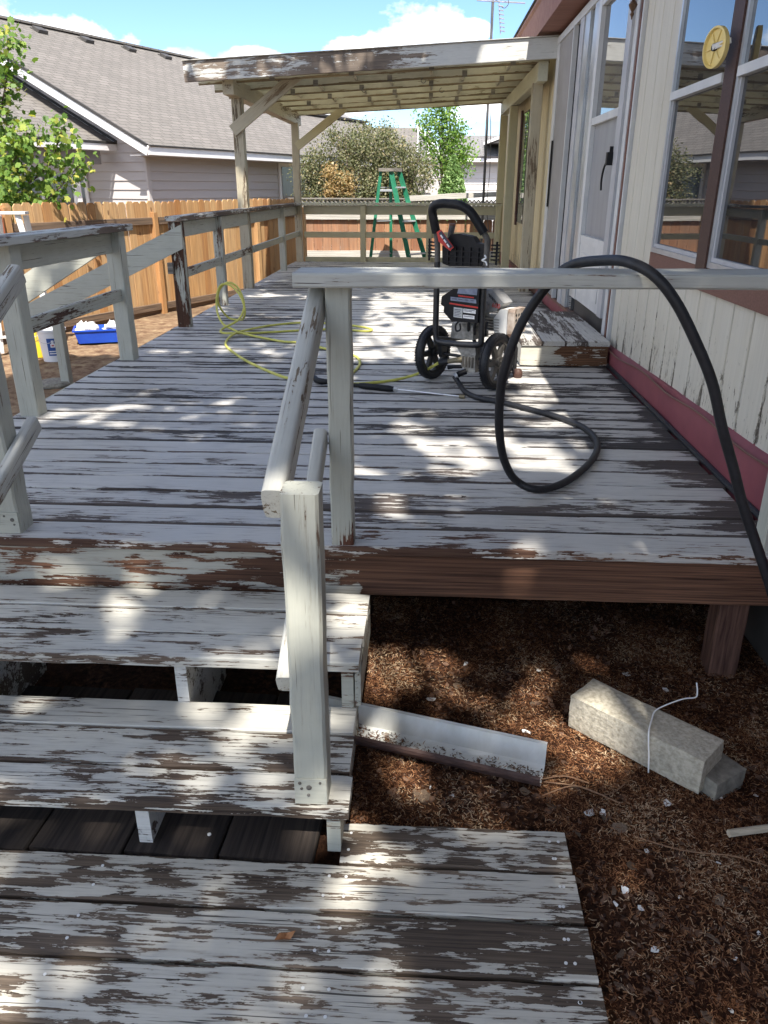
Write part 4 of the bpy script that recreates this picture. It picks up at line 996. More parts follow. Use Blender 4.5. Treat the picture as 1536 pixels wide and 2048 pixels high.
chips = [(.055, 2.50, .055), (.40, 2.33, .05), (.74, 2.56, .035), (.99, 2.62, .04), (.56, 1.93, .06), (.60, 1.93, .035), (.82, 1.99, .035), (.60, 1.63, .035), (.565, 1.585, .03), (.63, 1.575, .025), (.64, 1.46, .03), (.78, 1.30, .02),
         (1.0, 2.02, .03), (1.12, 2.04, .025), (.9, 1.75, .022), (.2, 2.75, .05), (.5, 2.72, .04), (.86, 2.72, .05), (.62, 1.16, .03), (.75, 1.62, .018), (.93, 1.52, .018), (.84, 1.44, .022), (.7, 1.78, .02), (.12, 1.98, .022), (1.08, 1.9, .02), (.05, 2.02, .018)]
scatter('paint_chip', flk, 'paint_flake', chips, 'small white flake of paint lying on the brown litter', 'paint chip', 'paint chips on the litter')
bark = [(.02, 1.98, .10), (.63, 1.86, .08), (.50, 1.84, .05), (.44, 1.95, .05), (.57, 1.63, .05), (.80, 1.5, .06), (.55, 1.44, .05), (.64, 1.72, .05), (.74, 1.86, .045), (.47, 1.66, .04), (.52, 1.35, .05), (.86, 1.62, .05),
        (.72, 1.28, .05), (.95, 1.66, .05), (.6, 1.9, .05), (.16, 2.6, .05), (.45, 2.5, .05), (.36, 2.0, .045), (.8, 2.5, .05)]
scatter('bark_piece', fl2, 'bark_chip', bark, 'flat brown piece of bark lying on the litter', 'bark', 'bark pieces on the litter')
tw = [[(.40, 1.98, -.585), (.52, 2.03, -.575), (.62, 2.00, -.58), (.70, 2.06, -.585)], [(.43, 2.05, -.58), (.55, 2.02, -.57), (.66, 1.97, -.583)], [(.66, 1.84, -.585), (.80, 1.78, -.578), (.96, 1.77, -.585), (1.1, 1.72, -.59)],
      [(.42, 2.06, -.58), (.50, 2.07, -.57), (.58, 2.055, -.583)]]
for t in tw:
    o = MB().tube(bezline(t, 5), .0021, 6).build('twig', 'twig', None, origin=t[0])
    tagp(o, 'thin brown twig lying on the litter', 'twig', 'twigs on the litter')

# one curled dead leaf on the landing
m = MB(); lp = [(-.028, 0, .004), (-.012, .012, .010), (.01, .010, .004), (.03, .002, .012), (.012, -.012, .003), (-.01, -.010, .011)]
m.add(lp+[(0, 0, .001)], [(0, 1, 6), (1, 2, 6), (2, 3, 6), (3, 4, 6), (4, 5, 6), (5, 0, 6)])
simple('dry_leaf', (.22, .085, .03), (.4, .19, .08), 60, rough=.7)
tagp(m.build('dry_leaf', 'dry_leaf', None, matrix=Matrix.Translation((-.33, 1.40, -.548)) @ Matrix.Rotation(.4, 4, 'Z')), 'small curled orange-brown dead leaf on the landing planks', 'leaf')
# bark crumbs
nb = 9000
X = nr.uniform(-.22, 1.7, nb); Y = nr.uniform(.8, 3.3, nb); kp = ~((X < .48) & (Y < 1.83)); X, Y = X[kp], Y[kp]
simple('bark_crumb', (.035, .019, .013), (.20, .115, .072), 25, (1, 1, 1), .9, .5, rand=False)
o = leaves('bark_mulch', np.stack([X, Y, mz(X, Y)+nr.uniform(.002, .012, len(X))], 1), nr.beta(1.1, 5, len(X))*.06+.006, 'quad', 'bark_crumb', None, (0, 0, 2.2), .8); tagp(o, 'dark bark crumbs mixed into the brown litter', 'bark')
# needles
def needles(n, x0, x1, y0, y1):
    X = nr.uniform(x0, x1, n); Y = nr.uniform(y0, y1, n)
    keep = ~((X < .47) & (Y < 1.82)) & (nr.uniform(0, 1, n) < .22+.9/(1+np.exp(-3.2*(wav(X, Y, 7, 31)+.8*wav(X, Y, 19, 32))))); X, Y = X[keep], Y[keep]; n = len(X)
    Z = mz(X, Y) + nr.uniform(.001, .016, n)
    a = nr.uniform(0, 2*np.pi, n); l = nr.uniform(.003, .0125, n); w = nr.uniform(.0008, .0019, n); bend = nr.uniform(-1.1, 1.1, n); tilt = nr.uniform(-.45, .45, n)
    d0 = np.stack([np.cos(a), np.sin(a), tilt], 1)*l[:, None]; d1 = np.stack([np.cos(a+bend), np.sin(a+bend), -tilt], 1)*l[:, None]
    s0 = np.stack([-np.sin(a), np.cos(a), 0*a], 1)*w[:, None]; s1 = np.stack([-np.sin(a+bend), np.cos(a+bend), 0*a], 1)*w[:, None]
    P = np.stack([X, Y, Z], 1); up_ = np.array([0, 0, .0015])
    V = np.stack([P-d0-s0*.6, P-d0+s0*.6, P-s0+up_, P+s0+up_, P+d1-s1*.4, P+d1+s1*.4], 1).reshape(-1, 3)
    k = np.arange(n)[:, None]*6
    F = np.concatenate([k+np.array([[0, 2, 3, 1]]), k+np.array([[2, 4, 5, 3]])], 1).reshape(-1, 4)
    return V, F
V, F = needles(210000, -.22, 1.75, .75, 3.3)
o = link('needle_litter', np_mesh('needle_litter', V, F), 'needle'); o['kind'] = 'stuff'; tagp(o, 'brown fallen cedar needles covering the soil beside the steps', 'litter')

# ------------------------------------------------------------------ fences
def picket_mesh(w, h, t=.018):
    key = ('picket', w, h)
    if key not in _cache:
        e = w*.22; p = [(0, -w/2), (h-e*1.1, -w/2), (h, -w/2+e), (h, w/2-e), (h-e*1.1, w/2), (0, w/2)]
        m = MB().prism([(x, y, -t/2) for x, y in p], (0, 0, t)); me = bpy.data.meshes.new('picket'); me.from_pydata(m.v, [], m.f); me.update(); _cache[key] = me
    return _cache[key]
def picket(parent, p, h, w, nrm, mat_, lean=0):
    me = picket_mesh(w, round(h, 2))
    if me.materials and me.materials[0] != MATS[mat_]:
        me = _cache.setdefault(('pm', w, round(h, 2), mat_), None) or me.copy(); me.materials.clear(); _cache[('pm', w, round(h, 2), mat_)] = me
    x = Vector((0, 0, 1)); z = Vector(nrm).normalized(); y = z.cross(x)
    M = Matrix((x, y, z)).transposed().to_4x4(); M.translation = p
    return link('picket', me, mat_, parent, M @ Matrix.Rotation(lean, 4, 'Z'))
FA = math.radians(23.6)
fu = Vector((math.sin(FA), math.cos(FA), 0)); fn = Vector((math.cos(FA), -math.sin(FA), 0))
F0 = Vector((-5.40, 9.57, GZ))
lf = thing('fence', 'orange cedar picket fence with dog-eared tops in front of the neighbouring house', 'fence', F0)
n = int(9.6/.15)
for k in range(n):
    s_ = -2.4 + k*.15
    q = F0 + fu*s_ + Vector((0, 0, .06+rnd.uniform(-.012, .012)))
    picket(lf, q+fn*rnd.uniform(-.004, .004), 1.60, .142, fn, 'cedar', rnd.uniform(-.008, .008))
for z in (.12, 1.38):
    for a, b in ((-2.5, .32), (.43, 2.95), (3.06, 5.6), (5.7, 7.2)):
        B(lf, 'rail', F0+fu*a+fn*.035+Vector((0, 0, z)), F0+fu*b+fn*.035+Vector((0, 0, z)), .10, .04, 'fence_rail', up=tuple(fn), seg=4, jit=.002)
for a in (.38, 3.0, 5.65, 7.22):
    q = F0+fu*a+fn*.04; B(lf, 'fence_post', q, q+Vector((0, 0, 1.62 if a < 1 else 1.5)), .09, .09, 'cedar', up=tuple(fn))
B(lf, 'kick_board', F0+fu*(-2.5)+fn*.012+Vector((0, 0, .03)), F0+fu*7.2+fn*.012+Vector((0, 0, .03)), .15, .02, 'fence_rail', up=tuple(fn))
o = B(None, 'survey_stake', F0+fu*.26+fn*.13+Vector((0, 0, 0)), F0+fu*.26+fn*.10+Vector((0, 0, 1.60)), .045, .03, 'red_stake', up=tuple(fn))
tagp(o, 'narrow reddish stake with a white painted edge leaning at the fence post', 'stake')
B(o, 'white_edge', F0+fu*.225+fn*.135+Vector((0, 0, .9)), F0+fu*.225+fn*.105+Vector((0, 0, 1.61)), .02, .032, 'n_trim', up=tuple(fn))

ff = thing('fence', 'weathered low fence with lattice top beyond the far railing', 'fence', (-.5, 16.4, GZ))
FY = 17.6
for k in range(24):
    x = -2.95 + k*.192
    picket(ff, (x, FY+rnd.uniform(-.004, .004), GZ+.02), 1.22, .186, (0, -1, 0), 'cedar_old')
B(ff, 'rail', (-3.05, FY-.04, .70), (1.6, FY-.04, .70), .15, .06, 'bleached_wood', up=(0, -1, 0), seg=6, jit=.003)
B(ff, 'cap_board', (-3.05, FY-.02, .80), (1.6, FY-.02, .80), .17, .03, 'bleached_wood', seg=6, jit=.003)
B(ff, 'rail', (-3.05, FY-.04, -.08), (1.6, FY-.04, -.08), .14, .05, 'bleached_wood', up=(0, -1, 0), seg=6, jit=.003)
for x in (-3.05, -.8, 1.55): B(ff, 'fence_post', (x, FY+.05, GZ), (x, FY+.05, 1.14 if x > 1 else .96), .1, .1, 'bleached_wood', up=(0, -1, 0))
for k in range(56):
    x = -3.0 + k*.09
    if x > 1.5: break
    for dx in (.1, -.1):
        B(ff, 'lattice_slat', (x-dx, FY+(.012 if dx > 0 else 0), .82), (x+dx, FY+(.012 if dx > 0 else 0), 1.02), .026, .008, 'weathered', up=(0, -1, 0))
B(ff, 'lattice_cap', (-3.0, FY, 1.035), (-.4, FY, 1.035), .05, .03, 'weathered')
B(ff, 'top_plank', (-.4, FY-.05, 1.04), (1.5, FY-.05, 1.14), .10, .035, 'bleached_wood', up=(0, -1, 0), seg=4, jit=.004)

# ------------------------------------------------------------------ neighbouring house
NA = math.radians(23.5); nu = Vector((math.sin(NA), math.cos(NA), 0)); nv = Vector((-math.cos(NA), math.sin(NA), 0))
NC = Vector((-5.178, 15.387, 0))
def NP(u, v, z): return NC + nu*u + nv*v + Vector((0, 0, z))
nh_ = thing('neighbour_house', 'big pinkish-grey lap sided house with brown shingle roof behind the left fence', 'house', NP(5, 5, GZ))
PI_ = .485; W2 = 5.6; ZE = 1.95
def roof_plane(parent, name, u0, u1, v0, v1, z0, sgn=1, m='shingles', th=.06):
    x = nu; yv = (nv*sgn + Vector((0, 0, PI_))).normalized(); z = x.cross(yv)*(1 if sgn > 0 else 1)
    Ls = abs(v1-v0)*math.sqrt(1+PI_**2)
    if z.z < 0: z = -z
    M = Matrix((x, yv, z)); 
    if M.determinant() < 0: x = -x; M = Matrix((x, yv, z)); u0, u1 = u1, u0
    M = M.transposed().to_4x4(); M.translation = NP(u0, v0, z0)
    return MB().box((0, 0, -th), (abs(u1-u0), Ls, 0)).build(name, m, parent, smooth=False, matrix=M)
core = MB().prism([NP(.42, .46, GZ), NP(.42, 2*W2-.46, GZ), NP(.42, 2*W2-.46, ZE+.1), NP(.42, W2, ZE+PI_*W2-.12), NP(.42, .46, ZE+.1)], nu*8.6)
core.build('wall_core', 'n_siding', nh_, smooth=False)
rf = roof_plane(nh_, 'roof', 0, 9.2, 0, W2, ZE+.02); roof_plane(nh_, 'roof', 0, 9.2, 2*W2, W2, ZE+.02, -1)
MB().prism([NP(9.0, .3, 1.7), NP(9.0, 5.0, 1.7), NP(9.0, 2.65, 3.1)], nu*4.4).build('wing_wall', 'n_siding', nh_, smooth=False)
roof_plane(nh_, 'wing_roof', 9.2, 13.6, 0, 2.65, ZE+.015)
B(nh_, 'ridge_cap', NP(9.2, 2.65, ZE+.05+PI_*2.65), NP(13.6, 2.65, ZE+.05+PI_*2.65), .25, .06, 'roof_edge')
B(nh_, 'ridge_cap', NP(0, W2, ZE+.035+PI_*W2), NP(9.2, W2, ZE+.035+PI_*W2), .22, .05, 'shingles')
B(nh_, 'fascia', NP(-.02, -.02, ZE-.075), NP(13.6, -.02, ZE-.075), .15, .03, 'n_trim', up=tuple(-nv))
B(nh_, 'gutter_line', NP(-.02, -.04, ZE+.01), NP(13.6, -.04, ZE+.01), .05, .03, 'roof_edge')
B(nh_, 'soffit', NP(.0, .22, ZE-.15), NP(13.6, .22, ZE-.15), .46, .02, 'n_grey')
B(nh_, 'rake_board', NP(-.02, -.02, ZE-.085), NP(-.02, W2, ZE-.085+PI_*W2), .17, .03, 'n_trim', up=tuple(-nu))
B(nh_, 'rake_edge', NP(-.03, -.02, ZE+.01), NP(-.03, W2, ZE+.01+PI_*W2), .05, .04, 'roof_edge', up=tuple(-nu))
B(nh_, 'rake_soffit', NP(.20, -.0, ZE-.145), NP(.20, W2, ZE-.145+PI_*W2), .38, .02, 'n_trim', up=(0, 0, 1))
for k in range(24):
    z = .55 + k*.165
    vv = max(.43, (z+.17-ZE+.15)/PI_)
    if vv < 5.2: B(nh_, 'siding_plank', NP(.40, vv, z+.085), NP(.40, 5.4, z+.085), .182, .016, 'n_siding', up=tuple(-nu + Vector((0, 0, .13))), c=.001)
for k in range(8):
    z = .55 + k*.165
    B(nh_, 'siding_plank', NP(.45, .44, z+.085), NP(4.86, .44, z+.085), .182, .016, 'n_siding', up=tuple(-nv + Vector((0, 0, .13))), c=.001)
    B(nh_, 'siding_plank', NP(6.2, .44, z+.085), NP(9.0, .44, z+.085), .182, .016, 'n_siding', up=tuple(-nv + Vector((0, 0, .13))), c=.001)
B(nh_, 'corner_board', NP(.385, .415, GZ), NP(.385, .415, ZE-.16), .10, .06, 'n_siding', up=tuple(-nv))
wn = MB().box((0, 0, 0), (1.25, .05, 1.55)); Mn = Matrix((nu, nv, Vector((0, 0, 1)))).transposed().to_4x4(); Mn.translation = NP(4.9, .40, .25)
wo = wn.build('window', 'n_trim', nh_, smooth=False, matrix=Mn)
Mn2 = Mn.copy(); Mn2.translation = NP(4.99, .385, .34); MB().box((0, 0, 0), (1.07, .02, 1.37)).build('pane', 'n_glass', wo, smooth=False, matrix=Mn2)
for u in (2.65, 4.04, 5.48, 6.84):
    yv = (nv+Vector((0, 0, PI_))).normalized(); z = nu.cross(yv); z = z if z.z > 0 else -z
    xx = nu if Matrix((nu, yv, z)).determinant() > 0 else -nu
    M = Matrix((xx, yv, z)).transposed().to_4x4(); M.translation = NP(u, 5.25, ZE+.02+PI_*5.25)
    MB().prism([(-.14, -.14, 0), (.14, -.14, 0), (.14, .12, 0), (-.14, .12, 0)], (0, 0, .02)).prism([(-.13, -.15, .02), (.13, -.15, .02), (.13, -.15, .075), (-.13, -.15, .075)], (0, .22, -.0)).build('roof_vent', 'n_dark', nh_, smooth=False, matrix=M)
# porch roof in front of the gable
roof_plane(nh_, 'porch_roof', -5.5, .40, 1.15, 5.5, 2.04)
B(nh_, 'flashing', NP(.372, 1.1, 2.06), NP(.372, 5.4, 2.06+PI_*4.3), .045, .03, 'roof_edge', up=tuple(-nu))
B(nh_, 'porch_fascia', NP(-5.5, 1.13, 1.955), NP(.38, 1.13, 1.955), .12, .03, 'n_trim', up=tuple(-nv))
B(nh_, 'porch_edge', NP(-5.5, 1.12, 2.04), NP(.38, 1.12, 2.04), .04, .04, 'roof_edge', up=tuple(-nv))
B(nh_, 'porch_beam', NP(-5.5, 1.45, 1.78), NP(.2, 1.45, 1.78), .24, .12, 'n_grey', up=tuple(-nv))
for u in (-.45, -3.2): B(nh_, 'porch_post', NP(u, 1.45, GZ), NP(u, 1.45, 1.66), .11, .11, 'n_trim', up=tuple(-nv))
MB().prism([NP(.378, 2.1, -.4), NP(.378, 4.6, -.4), NP(.378, 4.6, 1.5), NP(.378, 2.1, 1.5)], nu*.02).build('patio_glass', 'n_glass', nh_, smooth=False)
for v in (2.05, 3.3, 4.6): B(nh_, 'patio_frame', NP(.365, v, -.4), NP(.365, v, 1.55), .09, .03, 'n_trim', up=tuple(-nu))

# houses further back
hc = thing('far_house', 'brown roofed house with a white-edged gable behind the bushes', 'house', (-1.5, 30, GZ))
MB().box((-6, 30.4, GZ), (.05, 37, 1.85)).build('wall', 'n_siding', hc, smooth=False)
Mr = Matrix.Translation((-7, 29.9, 1.9)) @ Matrix.Rotation(math.atan2(1.5, 3.4), 4, 'X'); MB().box((0, 0, -.1), (6.55, 3.72, 0)).build('roof', 'shingles', hc, smooth=False, matrix=Mr)
MB().prism([(-.1, 30.4, 1.85), (-.1, 33.3, 3.3), (-.1, 36.4, 1.85)], (.1, 0, 0)).build('gable', 'n_siding', hc, smooth=False)
B(hc, 'rake_board', (-.46, 29.85, 1.84), (-.46, 33.3, 3.40), .16, .04, 'n_trim', up=(1, 0, 0)); B(hc, 'rake_board', (-.46, 36.8, 1.84), (-.46, 33.3, 3.40), .16, .04, 'n_trim', up=(1, 0, 0))
B(hc, 'fascia', (-7, 29.85, 1.83), (.25, 29.85, 1.83), .17, .04, 'n_trim', up=(0, -1, 0))
MB().prism([(-.44, 33.0, 3.36), (.9, 33.0, 1.8), (-.44, 33.0, 1.8)], (0, .1, 0)).build('gable_end', 'n_grey', hc, smooth=False)
MB().box((-.4, 30.9, GZ), (.9, 32.9, 1.8)).build('wall', 'n_siding', hc, smooth=False)
B(hc, 'rake_board', (-.50, 32.95, 3.46), (1.0, 32.95, 1.72), .15, .05, 'n_trim', up=(0, -1, 0))
hr = thing('far_house', 'white sided house with grey roof in the distance beside the mast', 'house', (3, 32, GZ))
for k in range(12): B(hr, 'siding_plank', (.9, 32, -.4+k*.21), (6, 32, -.4+k*.21), .225, .02, 'n_siding_white', up=(0, -1, .1))
MB().box((.9, 32.05, GZ), (6, 38, 2.2)).build('wall_core', 'n_siding_white', hr, smooth=False)
B(hr, 'fascia', (.6, 31.55, 2.24), (6.2, 31.55, 2.24), .2, .05, 'n_trim', up=(0, -1, 0))
Mr = Matrix.Translation((.5, 31.5, 2.34)) @ Matrix.Rotation(.32, 4, 'X'); MB().box((0, 0, -.1), (5.8, 2.6, 0)).build('roof', 'shingles_grey', hr, smooth=False, matrix=Mr)
MB().prism([(2.05, 31.2, 2.75), (4.2, 31.2, 3.5), (6, 31.2, 2.8)], (0, 2.2, 0)).build('gable_roof', 'n_dark', hr, smooth=False)
B(hr, 'gable_edge', (1.95, 31.18, 2.74), (4.2, 31.18, 3.53), .09, .04, 'n_trim', up=(0, -1, 0))
hb = thing('far_house', 'pale blue-grey roof peeking above the bush in the far distance', 'house', (-6, 46, GZ))
MB().prism([(-9, 46, 2.5), (-4.6, 46, 4.9), (-.5, 46, 2.5)], (0, 6, 0)).build('roof', 'n_grey', hb, smooth=False)
MB().box((-8.5, 46.2, GZ), (-1, 51.8, 2.5)).build('wall', 'n_siding_white', hb, smooth=False)

# ------------------------------------------------------------------ antenna mast
an = thing('antenna_mast', 'tall thin mast with a television antenna on top beyond the pergola', 'antenna', (1.03, 15.75, GZ))
MB().tube([(1.03, 15.75, GZ), (1.03, 15.75, 2.6), (1.03, 15.75, 4.45)], .024, 8).build('mast', 'mast_dark', an)
MB().tube([(.75, 15.65, 4.22), (1.6, 15.9, 4.22)], .012, 6).build('boom', 'antenna_metal', an)
for k in range(9):
    z = 4.28-k*.062
    MB().tube([(1.10+k*.010, 15.72, z), (1.20+k*.008, 15.76, z-.01)], .010, 6).build('element', 'antenna_metal', an)
MB().tube([(1.11, 15.74, 4.45), (1.19, 15.74, 3.72)], .008, 6).build('spine', 'antenna_metal', an)
MB().tube(bezline([(1.04, 15.74, 4.2), (1.22, 15.74, 4.32), (1.30, 15.74, 4.2), (1.24, 15.74, 4.12), (1.16, 15.74, 4.15)], 6), .007, 6).build('coax_cable', 'mast_dark', an)
MB().tube(bezline([(1.08, 15.72, 2.6), (1.12, 15.7, 1.6), (1.10, 15.72, .9), (1.2, 15.7, .3)], 6), .006, 6).build('coax_cable', 'mast_dark', an)

# ------------------------------------------------------------------ ladders, buckets, tray
def rail_c(parent, p0, p1, w, d, m, name='rail', up_=(1, 0, 0)): return B(parent, name, p0, p1, w, d, m, up=up_)
gl = thing('step_ladder', 'green fibreglass stepladder standing beyond the far railing', 'ladder', (-.5, 16.5, GZ))
# splayed A-frame seen from a corner: front rails with steps lean right, back rails left
top = {'fl': Vector((-.70, 15.42, 1.53)), 'fr': Vector((-.56, 15.62, 1.53)), 'bl': Vector((-.89, 15.46, 1.53)), 'br': Vector((-.72, 15.66, 1.53))}
bot = {'fl': Vector((-.23, 15.36, GZ)), 'fr': Vector((.12, 15.80, GZ)), 'bl': Vector((-1.15, 15.42, GZ)), 'br': Vector((-.70, 15.75, GZ))}
for dct in (top, bot):
    for k in dct:
        p = dct[k]; dct[k] = Vector((p.x*1.06, p.y*1.06, GZ if p.z < 0 else (p.z-1.25)*1.06+1.25))
for k in top: B(gl, 'rail', bot[k], top[k], .095 if k[0] == 'f' else .06, .035, 'green_fibre', up=(0, -1, 0))
for i in range(6):
    t = .14 + i*.145
    B(gl, 'step', bot['fl'].lerp(top['fl'], t), bot['fr'].lerp(top['fr'], t), .09, .03, 'aluminium')
    if i in (1, 3, 5): B(gl, 'brace_bar', bot['bl'].lerp(top['bl'], t), bot['br'].lerp(top['br'], t), .03, .02, 'aluminium')
B(gl, 'spreader', bot['bl'].lerp(top['bl'], .84), bot['fl'].lerp(top['fl'], .84), .045, .012, 'aluminium', up=(0, -1, 0))
MB().prism([(-.985, 16.32, 1.545), (-.70, 16.28, 1.545), (-.53, 16.56, 1.545), (-.805, 16.64, 1.545)], (0, 0, .06)).build('top_cap', 'weathered', gl, smooth=False)
wl = thing('step_ladder', 'white paint-spattered wooden stepladder standing by the left fence', 'ladder', (-5, 9.2, GZ))
a0, a1 = Vector((-4.72, 9.25, .96)), Vector((-4.46, 9.20, GZ+.02)); b0, b1 = Vector((-5.02, 9.1, .96)), Vector((-5.05, 8.95, GZ+.02))
c0, c1 = Vector((-4.70, 9.4, .94)), Vector((-4.86, 9.95, GZ+.02)); d0, d1 = Vector((-5.0, 9.35, .94)), Vector((-5.3, 9.75, GZ+.02))
for p, q in ((a0, a1), (b0, b1), (c0, c1), (d0, d1)): B(wl, 'rail', q, p, .065, .03, 'ladder_white', up=(.6, -1, 0))
for i in range(5):
    t = .12+i*.17; B(wl, 'step', a1.lerp(a0, t), b1.lerp(b0, t), .09, .025, 'ladder_white')
    if i % 2 == 0: B(wl, 'brace_bar', c1.lerp(c0, t), d1.lerp(d0, t), .04, .02, 'ladder_white')
B(wl, 'top_cap', (-5.14, 9.2, .975), (-4.64, 9.32, .975), .2, .03, 'ladder_white')
def bucket(loc, r0, r1, h, m, label, logo=False):
    t = thing('bucket', label, 'bucket', loc); c = Vector(loc)
    MB().lathe([(r0, 0), (r1, h), (r1+.012, h), (r1+.012, h-.025), (r1+.002, h-.03)], 32, c, cap=False).lathe([(.001, .004), (r0, .004)], 24, c, cap=False).build('pail', m, t)
    MB().lathe([(.001, h-.04), (r1-.003, h-.04)], 24, c, cap=False).build('content', m, t)
    MB().tube(bezline([c+Vector((r1+.01, 0, h-.04)), c+Vector((r1*.8, -r1*.8, h*.72)), c+Vector((0, -r1-.02, h*.6)), c+Vector((-r1*.8, -r1*.8, h*.72)), c+Vector((-r1-.01, 0, h-.04))], 5), .003, 6).build('bail_handle', 'silver', t)
    if logo:
        def patch(name, a0, a1, z0, z1, m2, off, parent):
            s = MB(); n = 8; vs = []
            for i in range(n+1):
                a = a0+(a1-a0)*i/n
                for z in (z0, z1):
                    r = r0+(r1-r0)*z/h+off; vs.append((c.x+r*math.cos(a), c.y+r*math.sin(a), c.z+z))
            s.add(vs, [(2*i, 2*i+2, 2*i+3, 2*i+1) for i in range(n)]); return s.build(name, m2, parent, smooth=True)
        A = math.radians(-66)
        p = patch('logo', A-.42, A+.42, h*.20, h*.74, 'logo_blue', .0015, t)
        patch('emblem', A-.17, A+.17, h*.46, h*.58, 'bucket_white', .003, p); patch('emblem', A-.09, A+.09, h*.58, h*.68, 'bucket_white', .003, p); patch('emblem', A-.09, A+.09, h*.50, h*.54, 'label_red', .0045, p)
        for z in (.25, .32): patch('print_line', A-.33, A+.33, h*z, h*(z+.035), 'bucket_white', .003, p)
    return t
bucket((-4.24, 8.62, GZ+.02), .125, .15, .36, 'bucket_white', 'white pail with a blue square emblem standing in the yard', True)
bucket((-4.52, 8.86, GZ+.02), .135, .165, .40, 'bucket_yellow', 'yellow pail standing behind the white pail')
tr = thing('plastic_tray', 'bright blue plastic tub holding crumpled clear plastic in the yard', 'tub', (-4.1, 9.9, GZ))
tc_ = Vector((-4.20, 9.85, GZ+.02)); ct, sn = math.cos(.35), math.sin(.35)
def tp(x, y, z): return tc_ + Vector((x*ct-y*sn, x*sn+y*ct, z))
v = []; 
for x, y in ((-.30, -.2), (.30, -.2), (.30, .2), (-.30, .2)): v += [tp(x*.86, y*.86, 0), tp(x, y, .17), tp(x*1.05, y*1.05, .17), tp(x*1.05, y*1.05, .15)]
f = [(0, 4, 8, 12)]
for i in range(4):
    a, b = i*4, ((i+1) % 4)*4
    for j in range(3): f.append((a+j, b+j, b+j+1, a+j+1))
MB().add(v, f).build('tub', 'tray_blue', tr, smooth=False)
s = MB(); r_ = random.Random(4)
for cx, cy in ((-.1, 0), (.14, .05), (-.2, .06)):
    vs = []; m_ = 7
    for i in range(m_):
        for j in range(m_):
            ph, th = math.pi*.55*i/(m_-1), 2*math.pi*j/m_; q = .13*r_.uniform(.6, 1.1)
            vs.append(tp(cx+q*math.sin(ph)*math.cos(th), cy+q*math.sin(ph)*math.sin(th), .12+q*math.cos(ph)))
    s.add(vs, [(i*m_+j, i*m_+(j+1) % m_, (i+1)*m_+(j+1) % m_, (i+1)*m_+j) for i in range(m_-1) for j in range(m_)])
s.build('crumpled_plastic', 'label_white', tr, smooth=False)

# ------------------------------------------------------------------ trees
def limb(parent, pts, r0, r1, name='branch', m='bark', n=8):
    b = bezline(pts, 4); k = len(b); return MB().tube(b, [r0+(r1-r0)*i/(k-1) for i in range(k)], n).build(name, m, parent)
def clumps(C, n, sig):
    C = np.asarray(C); idx = nr.integers(0, len(C), n); return C[idx] + nr.normal(size=(n, 3))*np.asarray(sig)
# maple over the left fence
mp = thing('maple_tree', 'yellow-green leafed maple reaching over the fence at the left edge', 'tree', (-6.3, 11.0, GZ))
limb(mp, [(-6.35, 11.0, GZ-.1), (-6.3, 11.0, .6), (-6.15, 11.0, 1.6), (-6.0, 10.95, 2.9)], .075, .02, 'trunk')
brs = [[(-6.2, 11, .9), (-5.6, 10.9, 1.15), (-5.0, 10.8, 1.5), (-4.72, 10.8, 1.95)], [(-6.2, 11, .7), (-5.5, 10.8, .9), (-5.0, 10.8, 1.15), (-4.5, 10.8, 1.58)], [(-6.15, 11, 1.5), (-5.7, 10.9, 1.9), (-5.35, 10.8, 2.5), (-5.25, 10.8, 2.95)],
       [(-6.1, 11, 1.2), (-5.7, 10.7, 1.3), (-5.3, 10.6, 1.6), (-5.1, 10.6, 1.9)], [(-6.1, 11, 1.7), (-5.9, 10.8, 2.2), (-5.5, 10.7, 2.6)], [(-6.2, 11, 1.), (-6.8, 10.8, 1.7), (-7.1, 10.7, 2.6)], [(-6.1, 11., .8), (-5.7, 10.6, .95), (-5.35, 10.4, 1.1)]]
C = []
for b in brs:
    limb(mp, b, .022, .006)
    q = bezline(b, 6); C += [tuple(p) for p in q[len(q)//3:]]
C += [(-5.45+rnd.uniform(-.35, .2), 10.8+rnd.uniform(-.4, .3), z) for z in np.linspace(1.0, 2.7, 14)]
C += [(-6.2+rnd.uniform(-.6, .4), 10.9+rnd.uniform(-.5, .4), z) for z in np.linspace(.9, 3.0, 22)]
P = clumps(C, 2900, (.10, .14, .11)); P = P[P[:, 0] < -4.38]
leaves('crown', P, .085, 'maple', 'maple_leaf', mp, (0.1, -.7, .6), .8)
# bush behind the far fence
bs = thing('bush', 'large dull olive-green shrub behind the far fence', 'shrub', (-1.6, 19.5, GZ))
C = []
for k in range(13):
    x = -2.75 + 2.5*k/12; h = float(np.interp(x, [-2.8, -2.3, -1.8, -.7, -.3], [1.75, 2.15, 2.45, 2.2, 1.75]))+rnd.uniform(-.15, .2)
    pts = [(-1.6+(x+1.6)*.3, 19.6, GZ), (-1.6+(x+1.6)*.7, 19.5+rnd.uniform(-.3, .3), .6), (x, 19.5+rnd.uniform(-.3, .3), h)]
    limb(bs, pts, .035, .008, 'stem', n=6)
    for z in np.linspace(.1, h, 14): C.append((x+rnd.uniform(-.2, .2), 19.5+rnd.uniform(-.55, .45), z))
P = clumps(C, 42000, (.13, .20, .12))
leaves('foliage', P, .062, 'oval', 'bush_leaf', bs, (0, -.5, .6), 1.)
P = clumps([(-2.05+rnd.uniform(-.25, .25), 18.85, 1.35+rnd.uniform(-.28, .3)) for _ in range(16)], 1500, (.08, .08, .08))
leaves('dead_foliage', P, .065, 'oval', 'dead_leaf', bs, (0, -.5, .6), 1., label='patch of dry orange-brown leaves')
